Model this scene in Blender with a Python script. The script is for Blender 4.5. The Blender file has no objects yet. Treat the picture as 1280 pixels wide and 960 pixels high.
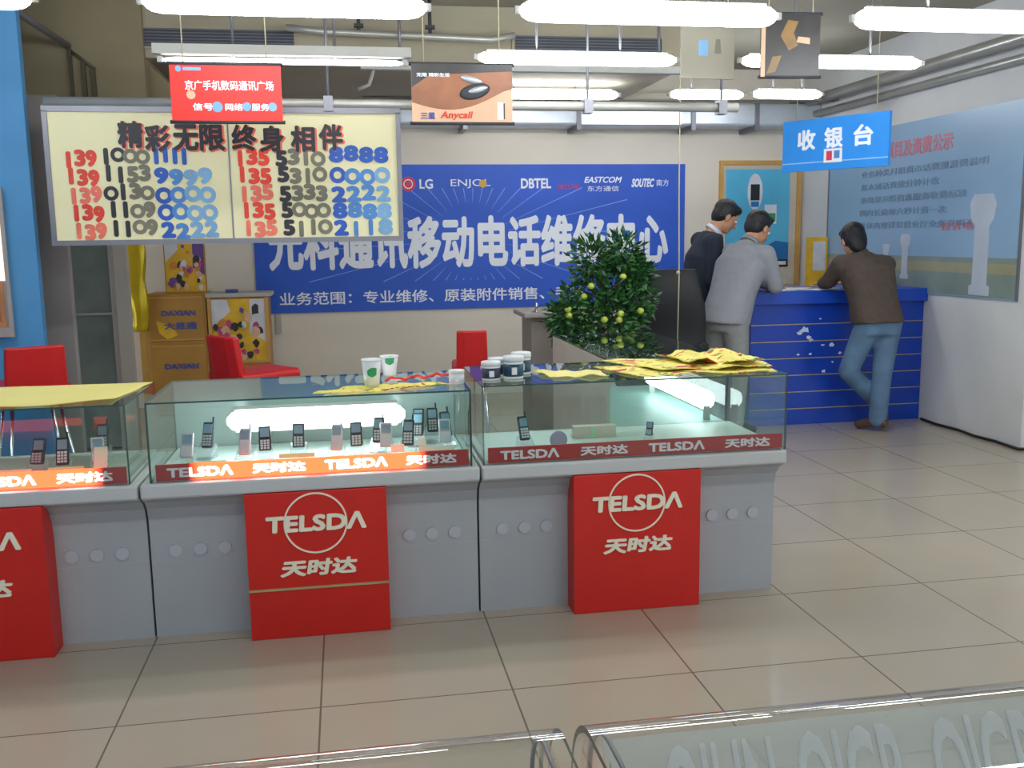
import bpy, bmesh, math, random
from mathutils import Vector, Matrix, noise as mnoise
random.seed(7)
S = bpy.context.scene
COL = S.collection
PI = math.pi
R = math.radians

# ------------------------------------------------------------------ camera, world, exposure
cam_d = bpy.data.cameras.new('camera'); cam = bpy.data.objects.new('camera', cam_d); COL.objects.link(cam)
YAW, PITCH, ROLL, FPX, EYE = R(9.7), R(8.6), R(0.85), 1205.0, 1.43
fw = Vector((math.sin(YAW)*math.cos(PITCH), math.cos(YAW)*math.cos(PITCH), -math.sin(PITCH)))
rt = Vector((math.cos(YAW), -math.sin(YAW), 0)); up = rt.cross(fw)
rt2 = math.cos(ROLL)*rt - math.sin(ROLL)*up; up2 = math.cos(ROLL)*up + math.sin(ROLL)*rt
cam.matrix_world = Matrix(((rt2.x, up2.x, -fw.x, 0), (rt2.y, up2.y, -fw.y, 0), (rt2.z, up2.z, -fw.z, EYE), (0, 0, 0, 1)))
cam_d.sensor_width = 36; cam_d.lens = 36*FPX/1280; cam_d.clip_start = 0.05
S.camera = cam
w = bpy.data.worlds.new('daylight'); S.world = w; w.use_nodes = True
bg = w.node_tree.nodes['Background']; bg.inputs[0].default_value = (0.80, 0.90, 1.0, 1); bg.inputs[1].default_value = 1.1
TUBE_POWER = 21.0
S.view_settings.view_transform = 'Standard'; S.view_settings.look = 'None'
S.view_settings.exposure = 0.35; S.view_settings.gamma = 1.0; S.view_settings.use_curve_mapping = False
S.cycles.transparent_max_bounces = 40; S.cycles.max_bounces = 10; S.cycles.glossy_bounces = 5
S.cycles.sample_clamp_indirect = 4.0
S.cycles.use_denoising = True

# ------------------------------------------------------------------ materials
def lin(h):
    h = h.lstrip('#'); o = []
    for i in (0, 2, 4):
        c = int(h[i:i+2], 16)/255
        o.append(c/12.92 if c <= 0.04045 else ((c+0.055)/1.055)**2.4)
    return o
MATS = {}
def mat(name, hexc, rough=0.6, metal=0.0, noise=0.08, scale=6.0, bump=0.0, spec=0.5, bscale=None, coat=0):
    m = bpy.data.materials.new(name); m.use_nodes = True; nt = m.node_tree
    b = nt.nodes['Principled BSDF']; c = lin(hexc)
    b.inputs['Roughness'].default_value = rough; b.inputs['Metallic'].default_value = metal
    b.inputs['Specular IOR Level'].default_value = spec
    if coat: b.inputs['Coat Weight'].default_value = coat; b.inputs['Coat Roughness'].default_value = 0.08
    tc = nt.nodes.new('ShaderNodeTexCoord'); n = nt.nodes.new('ShaderNodeTexNoise')
    n.inputs['Scale'].default_value = scale; n.inputs['Detail'].default_value = 4
    nt.links.new(tc.outputs['Object'], n.inputs['Vector'])
    r = nt.nodes.new('ShaderNodeValToRGB')
    r.color_ramp.elements[0].position = 0.3; r.color_ramp.elements[1].position = 0.7
    r.color_ramp.elements[0].color = [max(0, x*(1-noise)) for x in c]+[1]
    r.color_ramp.elements[1].color = [min(1, x*(1+noise)) for x in c]+[1]
    nt.links.new(n.outputs[0], r.inputs[0]); nt.links.new(r.outputs[0], b.inputs['Base Color'])
    if bump:
        n2 = nt.nodes.new('ShaderNodeTexNoise'); n2.inputs['Scale'].default_value = bscale or scale*6
        nt.links.new(tc.outputs['Object'], n2.inputs['Vector'])
        bp = nt.nodes.new('ShaderNodeBump'); bp.inputs['Strength'].default_value = bump; bp.inputs['Distance'].default_value = 0.01
        nt.links.new(n2.outputs[0], bp.inputs['Height']); nt.links.new(bp.outputs[0], b.inputs['Normal'])
    MATS[name] = m; return m
def emit(name, col, strength):
    m = bpy.data.materials.new(name); m.use_nodes = True; nt = m.node_tree
    nt.nodes.remove(nt.nodes['Principled BSDF'])
    e = nt.nodes.new('ShaderNodeEmission'); e.inputs[0].default_value = (*col, 1); e.inputs[1].default_value = strength
    nt.links.new(e.outputs[0], nt.nodes['Material Output'].inputs[0]); MATS[name] = m; return m
def glass(name, tint=(0.95, 0.985, 0.97), ior=1.45, rough=0.01, cloudy=0.0, cloud=(0.6, 0.68, 0.66)):
    m = bpy.data.materials.new(name); m.use_nodes = True; nt = m.node_tree
    nt.nodes.remove(nt.nodes['Principled BSDF'])
    t = nt.nodes.new('ShaderNodeBsdfTransparent'); t.inputs[0].default_value = (*tint, 1)
    g = nt.nodes.new('ShaderNodeBsdfGlossy'); g.inputs['Roughness'].default_value = rough
    f = nt.nodes.new('ShaderNodeFresnel'); f.inputs[0].default_value = ior
    x = nt.nodes.new('ShaderNodeMixShader')
    ge = nt.nodes.new('ShaderNodeNewGeometry'); inv = nt.nodes.new('ShaderNodeMath'); inv.operation = 'SUBTRACT'; inv.inputs[0].default_value = 1.35
    mu = nt.nodes.new('ShaderNodeMath'); mu.operation = 'MULTIPLY'; mu.use_clamp = True; bf = nt.nodes.new('ShaderNodeMath'); bf.operation = 'MULTIPLY'; bf.inputs[1].default_value = 1.35
    nt.links.new(ge.outputs['Backfacing'], bf.inputs[0]); nt.links.new(bf.outputs[0], inv.inputs[1])   # the pane's far side adds no second mirror
    nt.links.new(f.outputs[0], mu.inputs[0]); nt.links.new(inv.outputs[0], mu.inputs[1])
    nt.links.new(mu.outputs[0], x.inputs[0]); nt.links.new(g.outputs[0], x.inputs[2])
    if cloudy:
        d = nt.nodes.new('ShaderNodeBsdfDiffuse'); d.inputs[0].default_value = (*cloud, 1)
        y = nt.nodes.new('ShaderNodeMixShader'); y.inputs[0].default_value = cloudy
        nt.links.new(t.outputs[0], y.inputs[1]); nt.links.new(d.outputs[0], y.inputs[2]); nt.links.new(y.outputs[0], x.inputs[1])
    else:
        nt.links.new(t.outputs[0], x.inputs[1])
    nt.links.new(x.outputs[0], nt.nodes['Material Output'].inputs[0]); MATS[name] = m; return m

def floor_material():
    m = mat('floor_tile', 'b9ad9b', 0.16, noise=0.05, scale=1.2, spec=0.5); nt = m.node_tree
    b = nt.nodes['Principled BSDF']
    tc = [n for n in nt.nodes if n.type == 'TEX_COORD'][0]; ramp = [n for n in nt.nodes if n.type == 'VALTORGB'][0]
    mp = nt.nodes.new('ShaderNodeMapping'); mp.inputs['Location'].default_value = (0.73+0.604*10, -2.87+0.597*10, 0)
    nt.links.new(tc.outputs['Object'], mp.inputs['Vector'])
    br = nt.nodes.new('ShaderNodeTexBrick'); br.offset = 0; br.squash = 1
    br.inputs['Scale'].default_value = 1; br.inputs['Brick Width'].default_value = 0.604; br.inputs['Row Height'].default_value = 0.597
    br.inputs['Mortar Size'].default_value = 0.0035; br.inputs['Mortar Smooth'].default_value = 0.3
    br.inputs['Color1'].default_value = (0.96, 0.96, 0.96, 1); br.inputs['Color2'].default_value = (1, 1, 1, 1)
    br.inputs['Mortar'].default_value = (0.36, 0.34, 0.32, 1)
    nt.links.new(mp.outputs[0], br.inputs['Vector'])
    mx = nt.nodes.new('ShaderNodeMix'); mx.data_type = 'RGBA'; mx.blend_type = 'MULTIPLY'; mx.inputs[0].default_value = 1
    nt.links.new(ramp.outputs[0], mx.inputs[6]); nt.links.new(br.outputs[0], mx.inputs[7])
    nt.links.new(mx.outputs[2], b.inputs['Base Color'])
    return m

M_floor = floor_material()
M_ceil = mat('ceiling_paint', '9c9788', 0.9, scale=1.5, noise=0.10)
M_soffit = mat('soffit_paint', 'a39b86', 0.85, scale=2, noise=0.08)
M_olive = mat('olive_wall', '8d8267', 0.9, scale=2.5, noise=0.12)
M_wall = mat('wall_paint', 'e2d9cb', 0.85, scale=1.2, noise=0.04)
M_white = mat('white_paint', 'dcdcdc', 0.7, scale=2.5, noise=0.05)
M_bluecol = mat('blue_column', '4f92c4', 0.6, scale=2, noise=0.07)
M_gray = mat('gray_panel', 'a09995', 0.7, scale=2, noise=0.06)
M_pale = mat('pale_pillar', 'bdb8b0', 0.8, scale=2, noise=0.05)
M_base = mat('counter_gray', 'a9acb0', 0.5, scale=3, noise=0.04)
M_ledge = mat('ledge_gray', 'c3c4c4', 0.4, scale=3, noise=0.03)
M_btn = mat('button_gray', 'b4b8be', 0.3, scale=3, noise=0.03)
M_red = mat('red_board', 'd01d10', 0.45, scale=4, noise=0.06)
M_redseat = mat('red_plastic', 'c81c1c', 0.4, scale=4, noise=0.05)
M_redsign = mat('red_sign', 'e0261a', 0.5, scale=4, noise=0.05)
M_cream = mat('cream_letter', 'f3ead2', 0.5, noise=0.03)
M_wlet = mat('white_letter', 'eef2fa', 0.5, noise=0.02)
M_glassp = glass('clear_glass', (0.93, 0.98, 0.965))
M_glassedge = mat('glass_edge', '2f5148', 0.25, noise=0.1)
M_fglass = glass('curved_glass', (0.97, 0.978, 0.975), 1.5)
M_frost = glass('frosted_teal_glass', (0.8, 0.92, 0.9), 1.4, 0.2, 0.72, (0.55, 0.68, 0.66))
M_panelg = glass('cloudy_panel', (0.9, 0.93, 0.93), 1.2, 0.2, 0.30, (0.78, 0.80, 0.80))
M_frostlet = glass('frosted_letter', (0.95, 0.95, 0.95), 1.2, 0.3, 0.42, (0.92, 0.94, 0.94))
M_deck = mat('deck_white', 'c4d4cd', 0.35, noise=0.05)
M_beige = mat('beige_board', 'c9bfb0', 0.6, noise=0.04)
M_desk = mat('desk_blue', '0f40b0', 0.35, scale=5, noise=0.10)
M_desktop = mat('desk_top_blue', '174abf', 0.35, scale=5, noise=0.06)
M_groove = mat('groove_gold', 'b9a77c', 0.4, metal=0.3, noise=0.2)
M_chip = mat('worn_patch', 'cdd8ee', 0.8, noise=0.1)
M_banner = mat('banner_blue', '2a5ccc', 0.55, scale=1.2, noise=0.10)
M_ray = mat('banner_ray', '7f9fe6', 0.55, noise=0.05)
M_logo_red = mat('logo_red', 'd2335a', 0.5)
M_logo_yel = mat('logo_yellow', 'd8a83c', 0.5)
M_board = mat('cream_board', 'e6dfb2', 0.5, scale=1.5, noise=0.03)
M_frame = mat('gray_frame', '7d7d84', 0.4, metal=0.4, noise=0.06)
M_ink = mat('black_ink', '22222a', 0.5, noise=0.2)
M_inkg = mat('faded_black_ink', '6f6c5c', 0.5, noise=0.2)
M_inkr = mat('red_ink', 'dc3a26', 0.5, noise=0.2)
M_inkr2 = mat('faded_red_ink', 'e8705a', 0.5, noise=0.2)
M_inkb = mat('blue_ink', '1c53b0', 0.5, noise=0.2)
M_inkb2 = mat('faded_blue_ink', '76a6cf', 0.5, noise=0.2)
M_inkb3 = mat('mid_blue_ink', '4682c4', 0.5, noise=0.2)
M_cash = mat('cashier_blue', '2a8ee6', 0.45, noise=0.04)
M_cashl = mat('cashier_line', '8fc0f0', 0.45)
M_metal = mat('chrome', 'c8c8cc', 0.18, metal=1.0, noise=0.03)
M_pipe = mat('pipe_metal', 'b0afa8', 0.3, metal=0.35, noise=0.08)
M_duct = mat('silver_duct', 'c6ced6', 0.35, metal=0.4, noise=0.12, scale=3, bump=0.15, bscale=9)
M_dark = mat('dark_metal', '34363c', 0.6, noise=0.1)
M_grille = mat('grille_dark', '3e424c', 0.6, noise=0.1)
M_slat = mat('grille_slat', '6a6c72', 0.6, noise=0.1)
M_hous = mat('lamp_housing', 'b4b4ae', 0.4, noise=0.03)
M_tube = emit('fluorescent', (0.93, 0.97, 1.0), TUBE_POWER)
M_tubedim = emit('fluorescent_slim', (0.95, 0.97, 1.0), 8.0)
M_case_lamp = emit('showcase_lamp', (0.9, 0.97, 1.0), 14.0)
M_side_lamp = emit('side_showcase_lamp', (0.9, 0.97, 1.0), 5.0)
M_ductglare = emit('duct_glare', (0.93, 0.97, 1.0), 2.2)
M_black = mat('black_leather', '121419', 0.6, noise=0.15)
M_blackp = mat('black_plastic', '1c1e24', 0.35, noise=0.1)
M_gold = mat('gold_board', 'b4843a', 0.45, scale=4, noise=0.12)
M_goldd = mat('gold_frame', 'cfa055', 0.4, metal=0.2, noise=0.1)
M_yelfoil = mat('yellow_foil', 'e0c22e', 0.2, metal=0.5, noise=0.15)
M_yel = mat('poster_yellow', 'e5b62c', 0.4, noise=0.2, scale=9)
M_org = mat('poster_orange', 'd98a3a', 0.4, noise=0.2, scale=9)
M_pur = mat('poster_purple', '6b4a94', 0.4, noise=0.25, scale=12)
M_pink = mat('poster_pink', 'c14a7c', 0.4, noise=0.25, scale=12)
M_skinp = mat('poster_peach', 'e2b596', 0.4, noise=0.15, scale=12)
M_whitep = mat('poster_white', 'd9d9e2', 0.4, noise=0.1, scale=9)
M_blup = mat('label_blue', '4556a0', 0.5, noise=0.1)
M_aqua = mat('poster_aqua', '58b6dc', 0.35, scale=2, noise=0.15)
M_aqua2 = mat('poster_deep_blue', '1f6fb0', 0.35, scale=3, noise=0.15)
M_green = mat('logo_green', '2e9c62', 0.5, noise=0.1)
M_mural = mat('mural_sky', '93b4d2', 0.3, scale=0.9, noise=0.10)
M_mural2 = mat('mural_ground', 'a8a482', 0.3, scale=4, noise=0.12)
M_mural3 = mat('mural_field', '8a9a92', 0.3, scale=4, noise=0.12)
M_mcol = mat('mural_column', 'c3ccd8', 0.35, scale=4, noise=0.06)
M_mtxt = mat('mural_text_gray', '7d98b2', 0.5, noise=0.05)
M_mred = mat('mural_text_red', 'cf8492', 0.5, noise=0.05)
M_paper = mat('white_paper', 'e8e8e6', 0.7, noise=0.03)
M_wood = mat('podium_taupe', '8c8078', 0.5, noise=0.08)
M_soil = mat('soil', '3a2d22', 0.9, noise=0.3, scale=30)
M_pot = mat('pot_glaze', '8a3326', 0.3, noise=0.1)
M_leaf = mat('leaf_green', '2c5a2a', 0.4, noise=0.35, scale=9)
M_fruit = mat('fruit_yellow_green', 'a9b848', 0.35, noise=0.15, scale=20)
M_bark = mat('bark', '5c4a34', 0.8, noise=0.25, scale=20)
M_skin = mat('skin', 'c99372', 0.5, noise=0.05, scale=10)
M_hair = mat('black_hair', '17161a', 0.45, noise=0.3, scale=40, bump=0.5, bscale=120)
M_suit = mat('gray_suit', '8f9098', 0.85, noise=0.06, scale=20, bump=0.1)
M_trou = mat('gray_trousers', '8b8c8c', 0.85, noise=0.08, scale=20)
M_navy = mat('navy_suit', '1d2638', 0.8, noise=0.1, scale=20)
M_brown = mat('brown_jacket', '54473f', 0.85, noise=0.12, scale=25, bump=0.1)
M_jean = mat('blue_denim', '5f7d9c', 0.85, noise=0.22, scale=7, bump=0.1)
M_shoe = mat('brown_shoe', '5d4636', 0.5, noise=0.15)
M_shirt = mat('white_shirt', 'd8dce6', 0.7, noise=0.03)
M_acr = glass('acrylic', (0.93, 0.97, 0.98), 1.45, 0.03, 0.25, (0.75, 0.82, 0.85))
M_screen = mat('phone_screen', '6f93a8', 0.15, noise=0.2)
M_silver = mat('silver_plastic', 'b6bac0', 0.3, metal=0.4, noise=0.05)
M_card = mat('price_card', 'cfdccb', 0.6, noise=0.04)
M_green_card = mat('price_card_green', 'a8d6a4', 0.6, noise=0.05)
M_lid = mat('white_plastic', 'e4e6e8', 0.35, noise=0.02)
M_jarl = mat('jar_label', '3a3f58', 0.4, noise=0.15)
M_pic = mat('picture_brown', '9a6242', 0.45, noise=0.3, scale=5)
M_picl = mat('picture_tan', 'd8ad8c', 0.45, noise=0.08, scale=4)
M_picd = mat('picture_dark', '33302f', 0.4, noise=0.3, scale=7)
M_amber = mat('picture_amber', '8c6a38', 0.4, noise=0.3, scale=9)
M_lightbox = emit('lightbox_face', (1.0, 0.86, 0.66), 1.25)
M_boxlow = mat('lightbox_orange', 'b87a4e', 0.4, noise=0.25, scale=8)
M_glassdoor = mat('dark_glass_door', '727c76', 0.12, noise=0.25, scale=3, spec=0.6)
M_bracket = mat('bracket_olive', '4f4a38', 0.7, noise=0.15)
M_cord = mat('pale_cord', 'b8ad8e', 0.7, noise=0.1)
M_blackcord = mat('black_cord', '26221f', 0.6, noise=0.1)

def yellow_print(name, marks=True, hexc='f2e470'):
    m = mat(name, hexc, 0.6, noise=0.04, scale=4); nt = m.node_tree
    if not marks: return m
    b = nt.nodes['Principled BSDF']; tc = [n for n in nt.nodes if n.type == 'TEX_COORD'][0]
    base = [n for n in nt.nodes if n.type == 'VALTORGB'][0].outputs[0]
    for k, (col, loc, th) in enumerate((((0.55, 0.05, 0.02, 1), (3, 1, 0), 0.57), ((0.25, 0.28, 0.06, 1), (9, 5, 2), 0.60))):
        mp = nt.nodes.new('ShaderNodeMapping'); mp.inputs['Location'].default_value = loc; mp.inputs['Scale'].default_value = (1, 2.2, 1)
        n = nt.nodes.new('ShaderNodeTexNoise'); n.inputs['Scale'].default_value = 9; n.inputs['Detail'].default_value = 2; n.inputs['Distortion'].default_value = 1.5
        r = nt.nodes.new('ShaderNodeValToRGB'); r.color_ramp.elements[0].position = th; r.color_ramp.elements[1].position = th+0.02
        x = nt.nodes.new('ShaderNodeMix'); x.data_type = 'RGBA'
        nt.links.new(tc.outputs['Object'], mp.inputs[0]); nt.links.new(mp.outputs[0], n.inputs['Vector']); nt.links.new(n.outputs[0], r.inputs[0])
        nt.links.new(r.outputs[0], x.inputs[0]); nt.links.new(base, x.inputs[6]); x.inputs[7].default_value = col
        base = x.outputs[2]
    nt.links.new(base, b.inputs['Base Color'])
    return m
M_ysheet = yellow_print('yellow_poster_print'); M_yplain = yellow_print('yellow_paper', False, 'efe288')

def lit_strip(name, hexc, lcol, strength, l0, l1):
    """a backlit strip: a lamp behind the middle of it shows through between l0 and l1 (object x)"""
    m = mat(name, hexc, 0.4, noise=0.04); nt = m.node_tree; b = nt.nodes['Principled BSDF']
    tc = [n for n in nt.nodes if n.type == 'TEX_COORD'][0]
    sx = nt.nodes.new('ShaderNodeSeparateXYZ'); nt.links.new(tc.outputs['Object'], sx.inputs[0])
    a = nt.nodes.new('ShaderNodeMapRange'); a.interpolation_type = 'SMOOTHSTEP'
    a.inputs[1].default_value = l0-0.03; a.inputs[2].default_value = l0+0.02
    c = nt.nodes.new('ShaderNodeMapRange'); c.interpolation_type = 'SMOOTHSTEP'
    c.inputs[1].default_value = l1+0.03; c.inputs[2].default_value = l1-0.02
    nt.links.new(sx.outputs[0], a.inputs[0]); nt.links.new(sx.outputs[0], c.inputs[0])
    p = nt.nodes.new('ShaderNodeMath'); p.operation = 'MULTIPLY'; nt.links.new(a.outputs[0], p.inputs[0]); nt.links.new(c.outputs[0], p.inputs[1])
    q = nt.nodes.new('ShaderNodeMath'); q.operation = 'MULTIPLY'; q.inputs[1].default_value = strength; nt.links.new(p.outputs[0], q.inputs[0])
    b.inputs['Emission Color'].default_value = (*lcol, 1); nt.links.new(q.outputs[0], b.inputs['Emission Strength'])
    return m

# ------------------------------------------------------------------ mesh building
class MB:
    def __init__(s): s.bm = bmesh.new()
    def raw(s, vs, fs, mi=0, smooth=False):
        v = [s.bm.verts.new(p) for p in vs]
        for f in fs:
            try:
                q = s.bm.faces.new([v[i] for i in f]); q.material_index = mi; q.smooth = smooth
            except ValueError: pass
        return v
    def box(s, a, b, mi=0, M=None):
        x0, x1 = sorted((a[0], b[0])); y0, y1 = sorted((a[1], b[1])); z0, z1 = sorted((a[2], b[2]))
        vs = [Vector(p) for p in ((x0,y0,z0),(x1,y0,z0),(x1,y1,z0),(x0,y1,z0),(x0,y0,z1),(x1,y0,z1),(x1,y1,z1),(x0,y1,z1))]
        if M: vs = [M @ v for v in vs]
        s.raw(vs, [(0,3,2,1),(4,5,6,7),(0,1,5,4),(1,2,6,5),(2,3,7,6),(3,0,4,7)], mi); return s
    def prism(s, poly, axis, a, b, mi=0, smooth=False):
        """poly: 2D points counterclockwise, extruded along axis from a to b"""
        def p3(u, v, t): return {'x': (t, u, v), 'y': (u, t, v), 'z': (u, v, t)}[axis]
        n = len(poly); vs = [p3(u, v, a) for u, v in poly]+[p3(u, v, b) for u, v in poly]
        s.raw(vs, [tuple(range(n-1, -1, -1)), tuple(range(n, 2*n))], mi)
        s.raw(vs, [(i, (i+1) % n, n+(i+1) % n, n+i) for i in range(n)], mi, smooth); return s
    def loft(s, rings, mi=0, smooth=True, cap=True):
        n = len(rings[0]); vs = [p for r in rings for p in r]; fs = []
        for k in range(len(rings)-1):
            for i in range(n): fs.append((k*n+i, k*n+(i+1) % n, (k+1)*n+(i+1) % n, (k+1)*n+i))
        v = s.raw(vs, fs, mi, smooth)
        if cap:
            for r in (list(reversed(v[:n])), v[-n:]):
                try:
                    f = s.bm.faces.new(r); f.material_index = mi
                except ValueError: pass
        return s
    def tube(s, pts, r, mi=0, n=10, smooth=True):
        pts = [Vector(p) for p in pts]; rs = r if isinstance(r, (list, tuple)) else [r]*len(pts)
        rings = []; prev = None
        for i, p in enumerate(pts):
            d = (pts[min(i+1, len(pts)-1)]-pts[max(i-1, 0)]).normalized()
            if prev is None: u = d.orthogonal().normalized()
            else:
                u = prev-d*prev.dot(d); u = u.normalized() if u.length > 1e-5 else d.orthogonal().normalized()
            prev = u; v = d.cross(u)
            rings.append([p+(u*math.cos(2*PI*k/n)+v*math.sin(2*PI*k/n))*rs[i] for k in range(n)])
        return s.loft(rings, mi, smooth)
    def lathe(s, prof, c=(0,0,0), n=24, mi=0, smooth=True):
        c = Vector(c)
        return s.loft([[c+Vector((r*math.cos(2*PI*k/n), r*math.sin(2*PI*k/n), z)) for k in range(n)] for r, z in prof], mi, smooth)
    def ball(s, c, r, mi=0, M=None, seg=14, smooth=True):
        c = Vector(c); rr = r if isinstance(r, (list, tuple, Vector)) else (r, r, r)
        M = M or Matrix.Identity(3); rings = []
        for j in range(1, seg):
            a = PI*j/seg
            rings.append([c+M @ Vector((rr[0]*math.sin(a)*math.cos(2*PI*k/seg), rr[1]*math.sin(a)*math.sin(2*PI*k/seg), -rr[2]*math.cos(a))) for k in range(seg)])
        return s.loft(rings, mi, smooth)
    def disc(s, c, r, d=0.004, mi=0, n=20, ry=None):
        """disc facing -Y"""
        ry = ry or r
        return s.prism([(c[0]+r*math.cos(2*PI*k/n), c[2]+ry*math.sin(2*PI*k/n)) for k in range(n)], 'y', c[1], c[1]-d, mi)
    def ring(s, c, r0, r1, d=0.004, mi=0, n=48):
        vs = []; fs = []
        for k in range(n):
            a = 2*PI*k/n
            for r, y in ((r0, 0), (r1, 0), (r1, -d), (r0, -d)): vs.append((c[0]+r*math.cos(a), c[1]+y, c[2]+r*math.sin(a)))
        for k in range(n):
            a = 4*k; b = 4*((k+1) % n)
            for i in range(4): fs.append((a+i, a+(i+1) % 4, b+(i+1) % 4, b+i))
        s.raw(vs, fs, mi); return s
    def patch(s, pts, y, mi=0, d=0.0015):
        """flat polygon of (x, z) points facing -Y"""
        return s.prism(pts, 'y', y, y-d, mi)
    def text(s, body, c, wd, ht, mi=0, F=None, bold=0.02, shear=0, depth=0.003, keep=False):
        """lettering fitted to wd x ht centred at c=(x, y, z) on a face looking along -Y, or on frame F(u, v, d)"""
        me = text_mesh(body, 0.0, shear)
        vs, fs = me
        x0 = min(v[0] for v in vs); x1 = max(v[0] for v in vs); y0 = min(v[1] for v in vs); y1 = max(v[1] for v in vs); z1 = max(v[2] for v in vs) or 1
        sx = wd/(x1-x0); sy = ht/(y1-y0)
        if keep: sx = sy = min(sx, sy)
        if F is None: F = lambda u, v, d: (c[0]+u, c[1]-d, c[2]+v)
        b = bold*1.1; sx = wd/(x1-x0+2*b*bool(bold)); sy = ht/(y1-y0+2*b*bool(bold))
        if keep: sx = sy = min(sx, sy)
        for i, (ox, oy) in enumerate([(0, 0)] if not bold else [(b*math.cos(PI*q/4), b*math.sin(PI*q/4)) for q in range(8)]+[(0, 0)]):
            out = [F((v[0]+ox-(x0+x1)/2)*sx, (v[1]+oy-(y0+y1)/2)*sy, depth+0.00012*i if v[2] > 0 else 0.0002) for v in vs]
            s.raw(out, fs, mi)
        return s
    def build(s, name, mats, parent=None, loc=None, rz=0, bevel=0, recalc=True, smooth_angle=None):
        if recalc: bmesh.ops.recalc_face_normals(s.bm, faces=s.bm.faces[:])
        me = bpy.data.meshes.new(name); s.bm.to_mesh(me); s.bm.free()
        for m in (mats if isinstance(mats, (list, tuple)) else [mats]): me.materials.append(m)
        o = bpy.data.objects.new(name, me); COL.objects.link(o)
        if parent: o.parent = parent
        if loc: o.location = loc
        o.rotation_euler.z = rz
        if bevel:
            b = o.modifiers.new('bevel', 'BEVEL'); b.width = bevel; b.segments = 2; b.limit_method = 'ANGLE'
        return o
_tc = {}
def text_mesh(body, bold, shear):
    k = (body, bold, shear)
    if k in _tc: return _tc[k]
    cu = bpy.data.curves.new('lettering', 'FONT'); cu.body = body; cu.size = 1; cu.offset = bold; cu.extrude = 0.5; cu.shear = shear; cu.resolution_u = 3
    o = bpy.data.objects.new('lettering', cu); COL.objects.link(o)
    dg = bpy.context.evaluated_depsgraph_get(); dg.update()
    me = bpy.data.meshes.new_from_object(o.evaluated_get(dg))
    r = ([tuple(v.co) for v in me.vertices], [tuple(p.vertices) for p in me.polygons])
    bpy.data.objects.remove(o); bpy.data.curves.remove(cu); bpy.data.meshes.remove(me)
    _tc[k] = r; return r

def thing(name, label, cat, loc=(0,0,0), rz=0, group=None):
    o = bpy.data.objects.new(name, None); COL.objects.link(o); o.empty_display_size = 0.1
    o.location = loc; o.rotation_euler.z = rz; return tag(o, label, cat, group)
def tag(o, label, cat, group=None):
    o['label'] = label; o['category'] = cat
    if group: o['group'] = group
    return o
def struct(o): o['kind'] = 'structure'; return o
def copy_thing(o, loc, rz, label, group=None):
    r = o.copy(); COL.objects.link(r); r.location = loc; r.rotation_euler.z = rz; r['label'] = label
    if group: r['group'] = group
    for ch in list(o.children):
        c = ch.copy(); COL.objects.link(c); c.parent = r
        for g in list(ch.children):
            d = g.copy(); COL.objects.link(d); d.parent = c
    return r
ORD = ['first', 'second', 'third', 'fourth', 'fifth', 'sixth', 'seventh', 'eighth', 'ninth', 'tenth', 'eleventh', 'twelfth']

# ------------------------------------------------------------------ the room
struct(MB().box((-4, -4, -0.1), (8, 9.2, 0)).build('floor', M_floor))
struct(MB().box((-4, -4, 2.95), (8, 9.2, 3.05)).build('ceiling', M_ceil))
struct(MB().box((-4, 8.8, 0), (8, 9.0, 2.95)).build('wall_back', M_wall))
m = MB().box((4.349, 5.57, 0), (8, 8.8, 2.95)); struct(m.build('wall_right', M_white))
struct(MB().box((-2.9, -4, 0), (-2.7, 6.2, 2.95)).build('wall_left', M_bluecol))
struct(MB().box((-2.7, 5.6, 0), (-1.63, 5.66, 2.95)).build('trim_1', M_bluecol))          # blue column
struct(MB().box((-2.7, 6.2, 0), (-1.622, 6.25, 2.30)).build('trim_2', M_gray, bevel=0.01))   # gray pillar
struct(MB().box((-2.7, 6.55, 2.30), (-1.18, 8.8, 2.95)).build('trim_3', M_olive))           # olive upper wall
struct(MB().box((-2.7, 7.1, 0), (-1.495, 7.2, 2.30)).build('trim_4', M_pale))              # pale pillar
d1 = struct(MB().box((-1.98, 7.02, 0.02), (-1.585, 7.1, 2.2)).build('door_1', M_glassdoor))
MB().box((-2.0, 7.0, 0), (-1.98, 7.1, 2.22)).box((-1.585, 7.0, 0), (-1.575, 7.1, 2.22)).box((-1.98, 7.0, 2.2), (-1.585, 7.1, 2.22)).box((-1.98, 7.0, 0.95), (-1.585, 7.02, 0.965)).build('door_frame', M_gray, d1)
struct(MB().box((-1.33, 6.6, 2.585), (2.4, 8.2, 2.95)).build('trim_5', M_soffit, bevel=0.01))  # duct soffit
struct(MB().box((0.2, 8.14, 2.585), (4.349, 8.24, 2.635)).build('trim_6', M_ceil))            # beam in front of the duct
struct(MB().box((0.5, 8.45, 2.40), (4.349, 8.8, 2.60)).build('trim_7', M_duct, bevel=0.02))   # silver duct
for x in (1.05, 2.05, 3.1, 3.7):
    struct(MB().box((x, 8.43, 2.36), (x+0.04, 8.8, 2.60)).build('trim_8', M_frame))
struct(MB().prism([(-1.18, 2.30), (-0.9, 2.30), (-1.18, 2.56)], 'y', 6.7, 8.7).build('trim_9', M_olive))
lp = tag(MB().box((2.10, 8.43, 2.41), (3.0, 8.448, 2.55)).build('duct_glare', M_ductglare), 'bright lit pane on the silver duct above the blue banner', 'light panel')  # added emissive panel in place of a bright reflection on the duct

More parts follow.
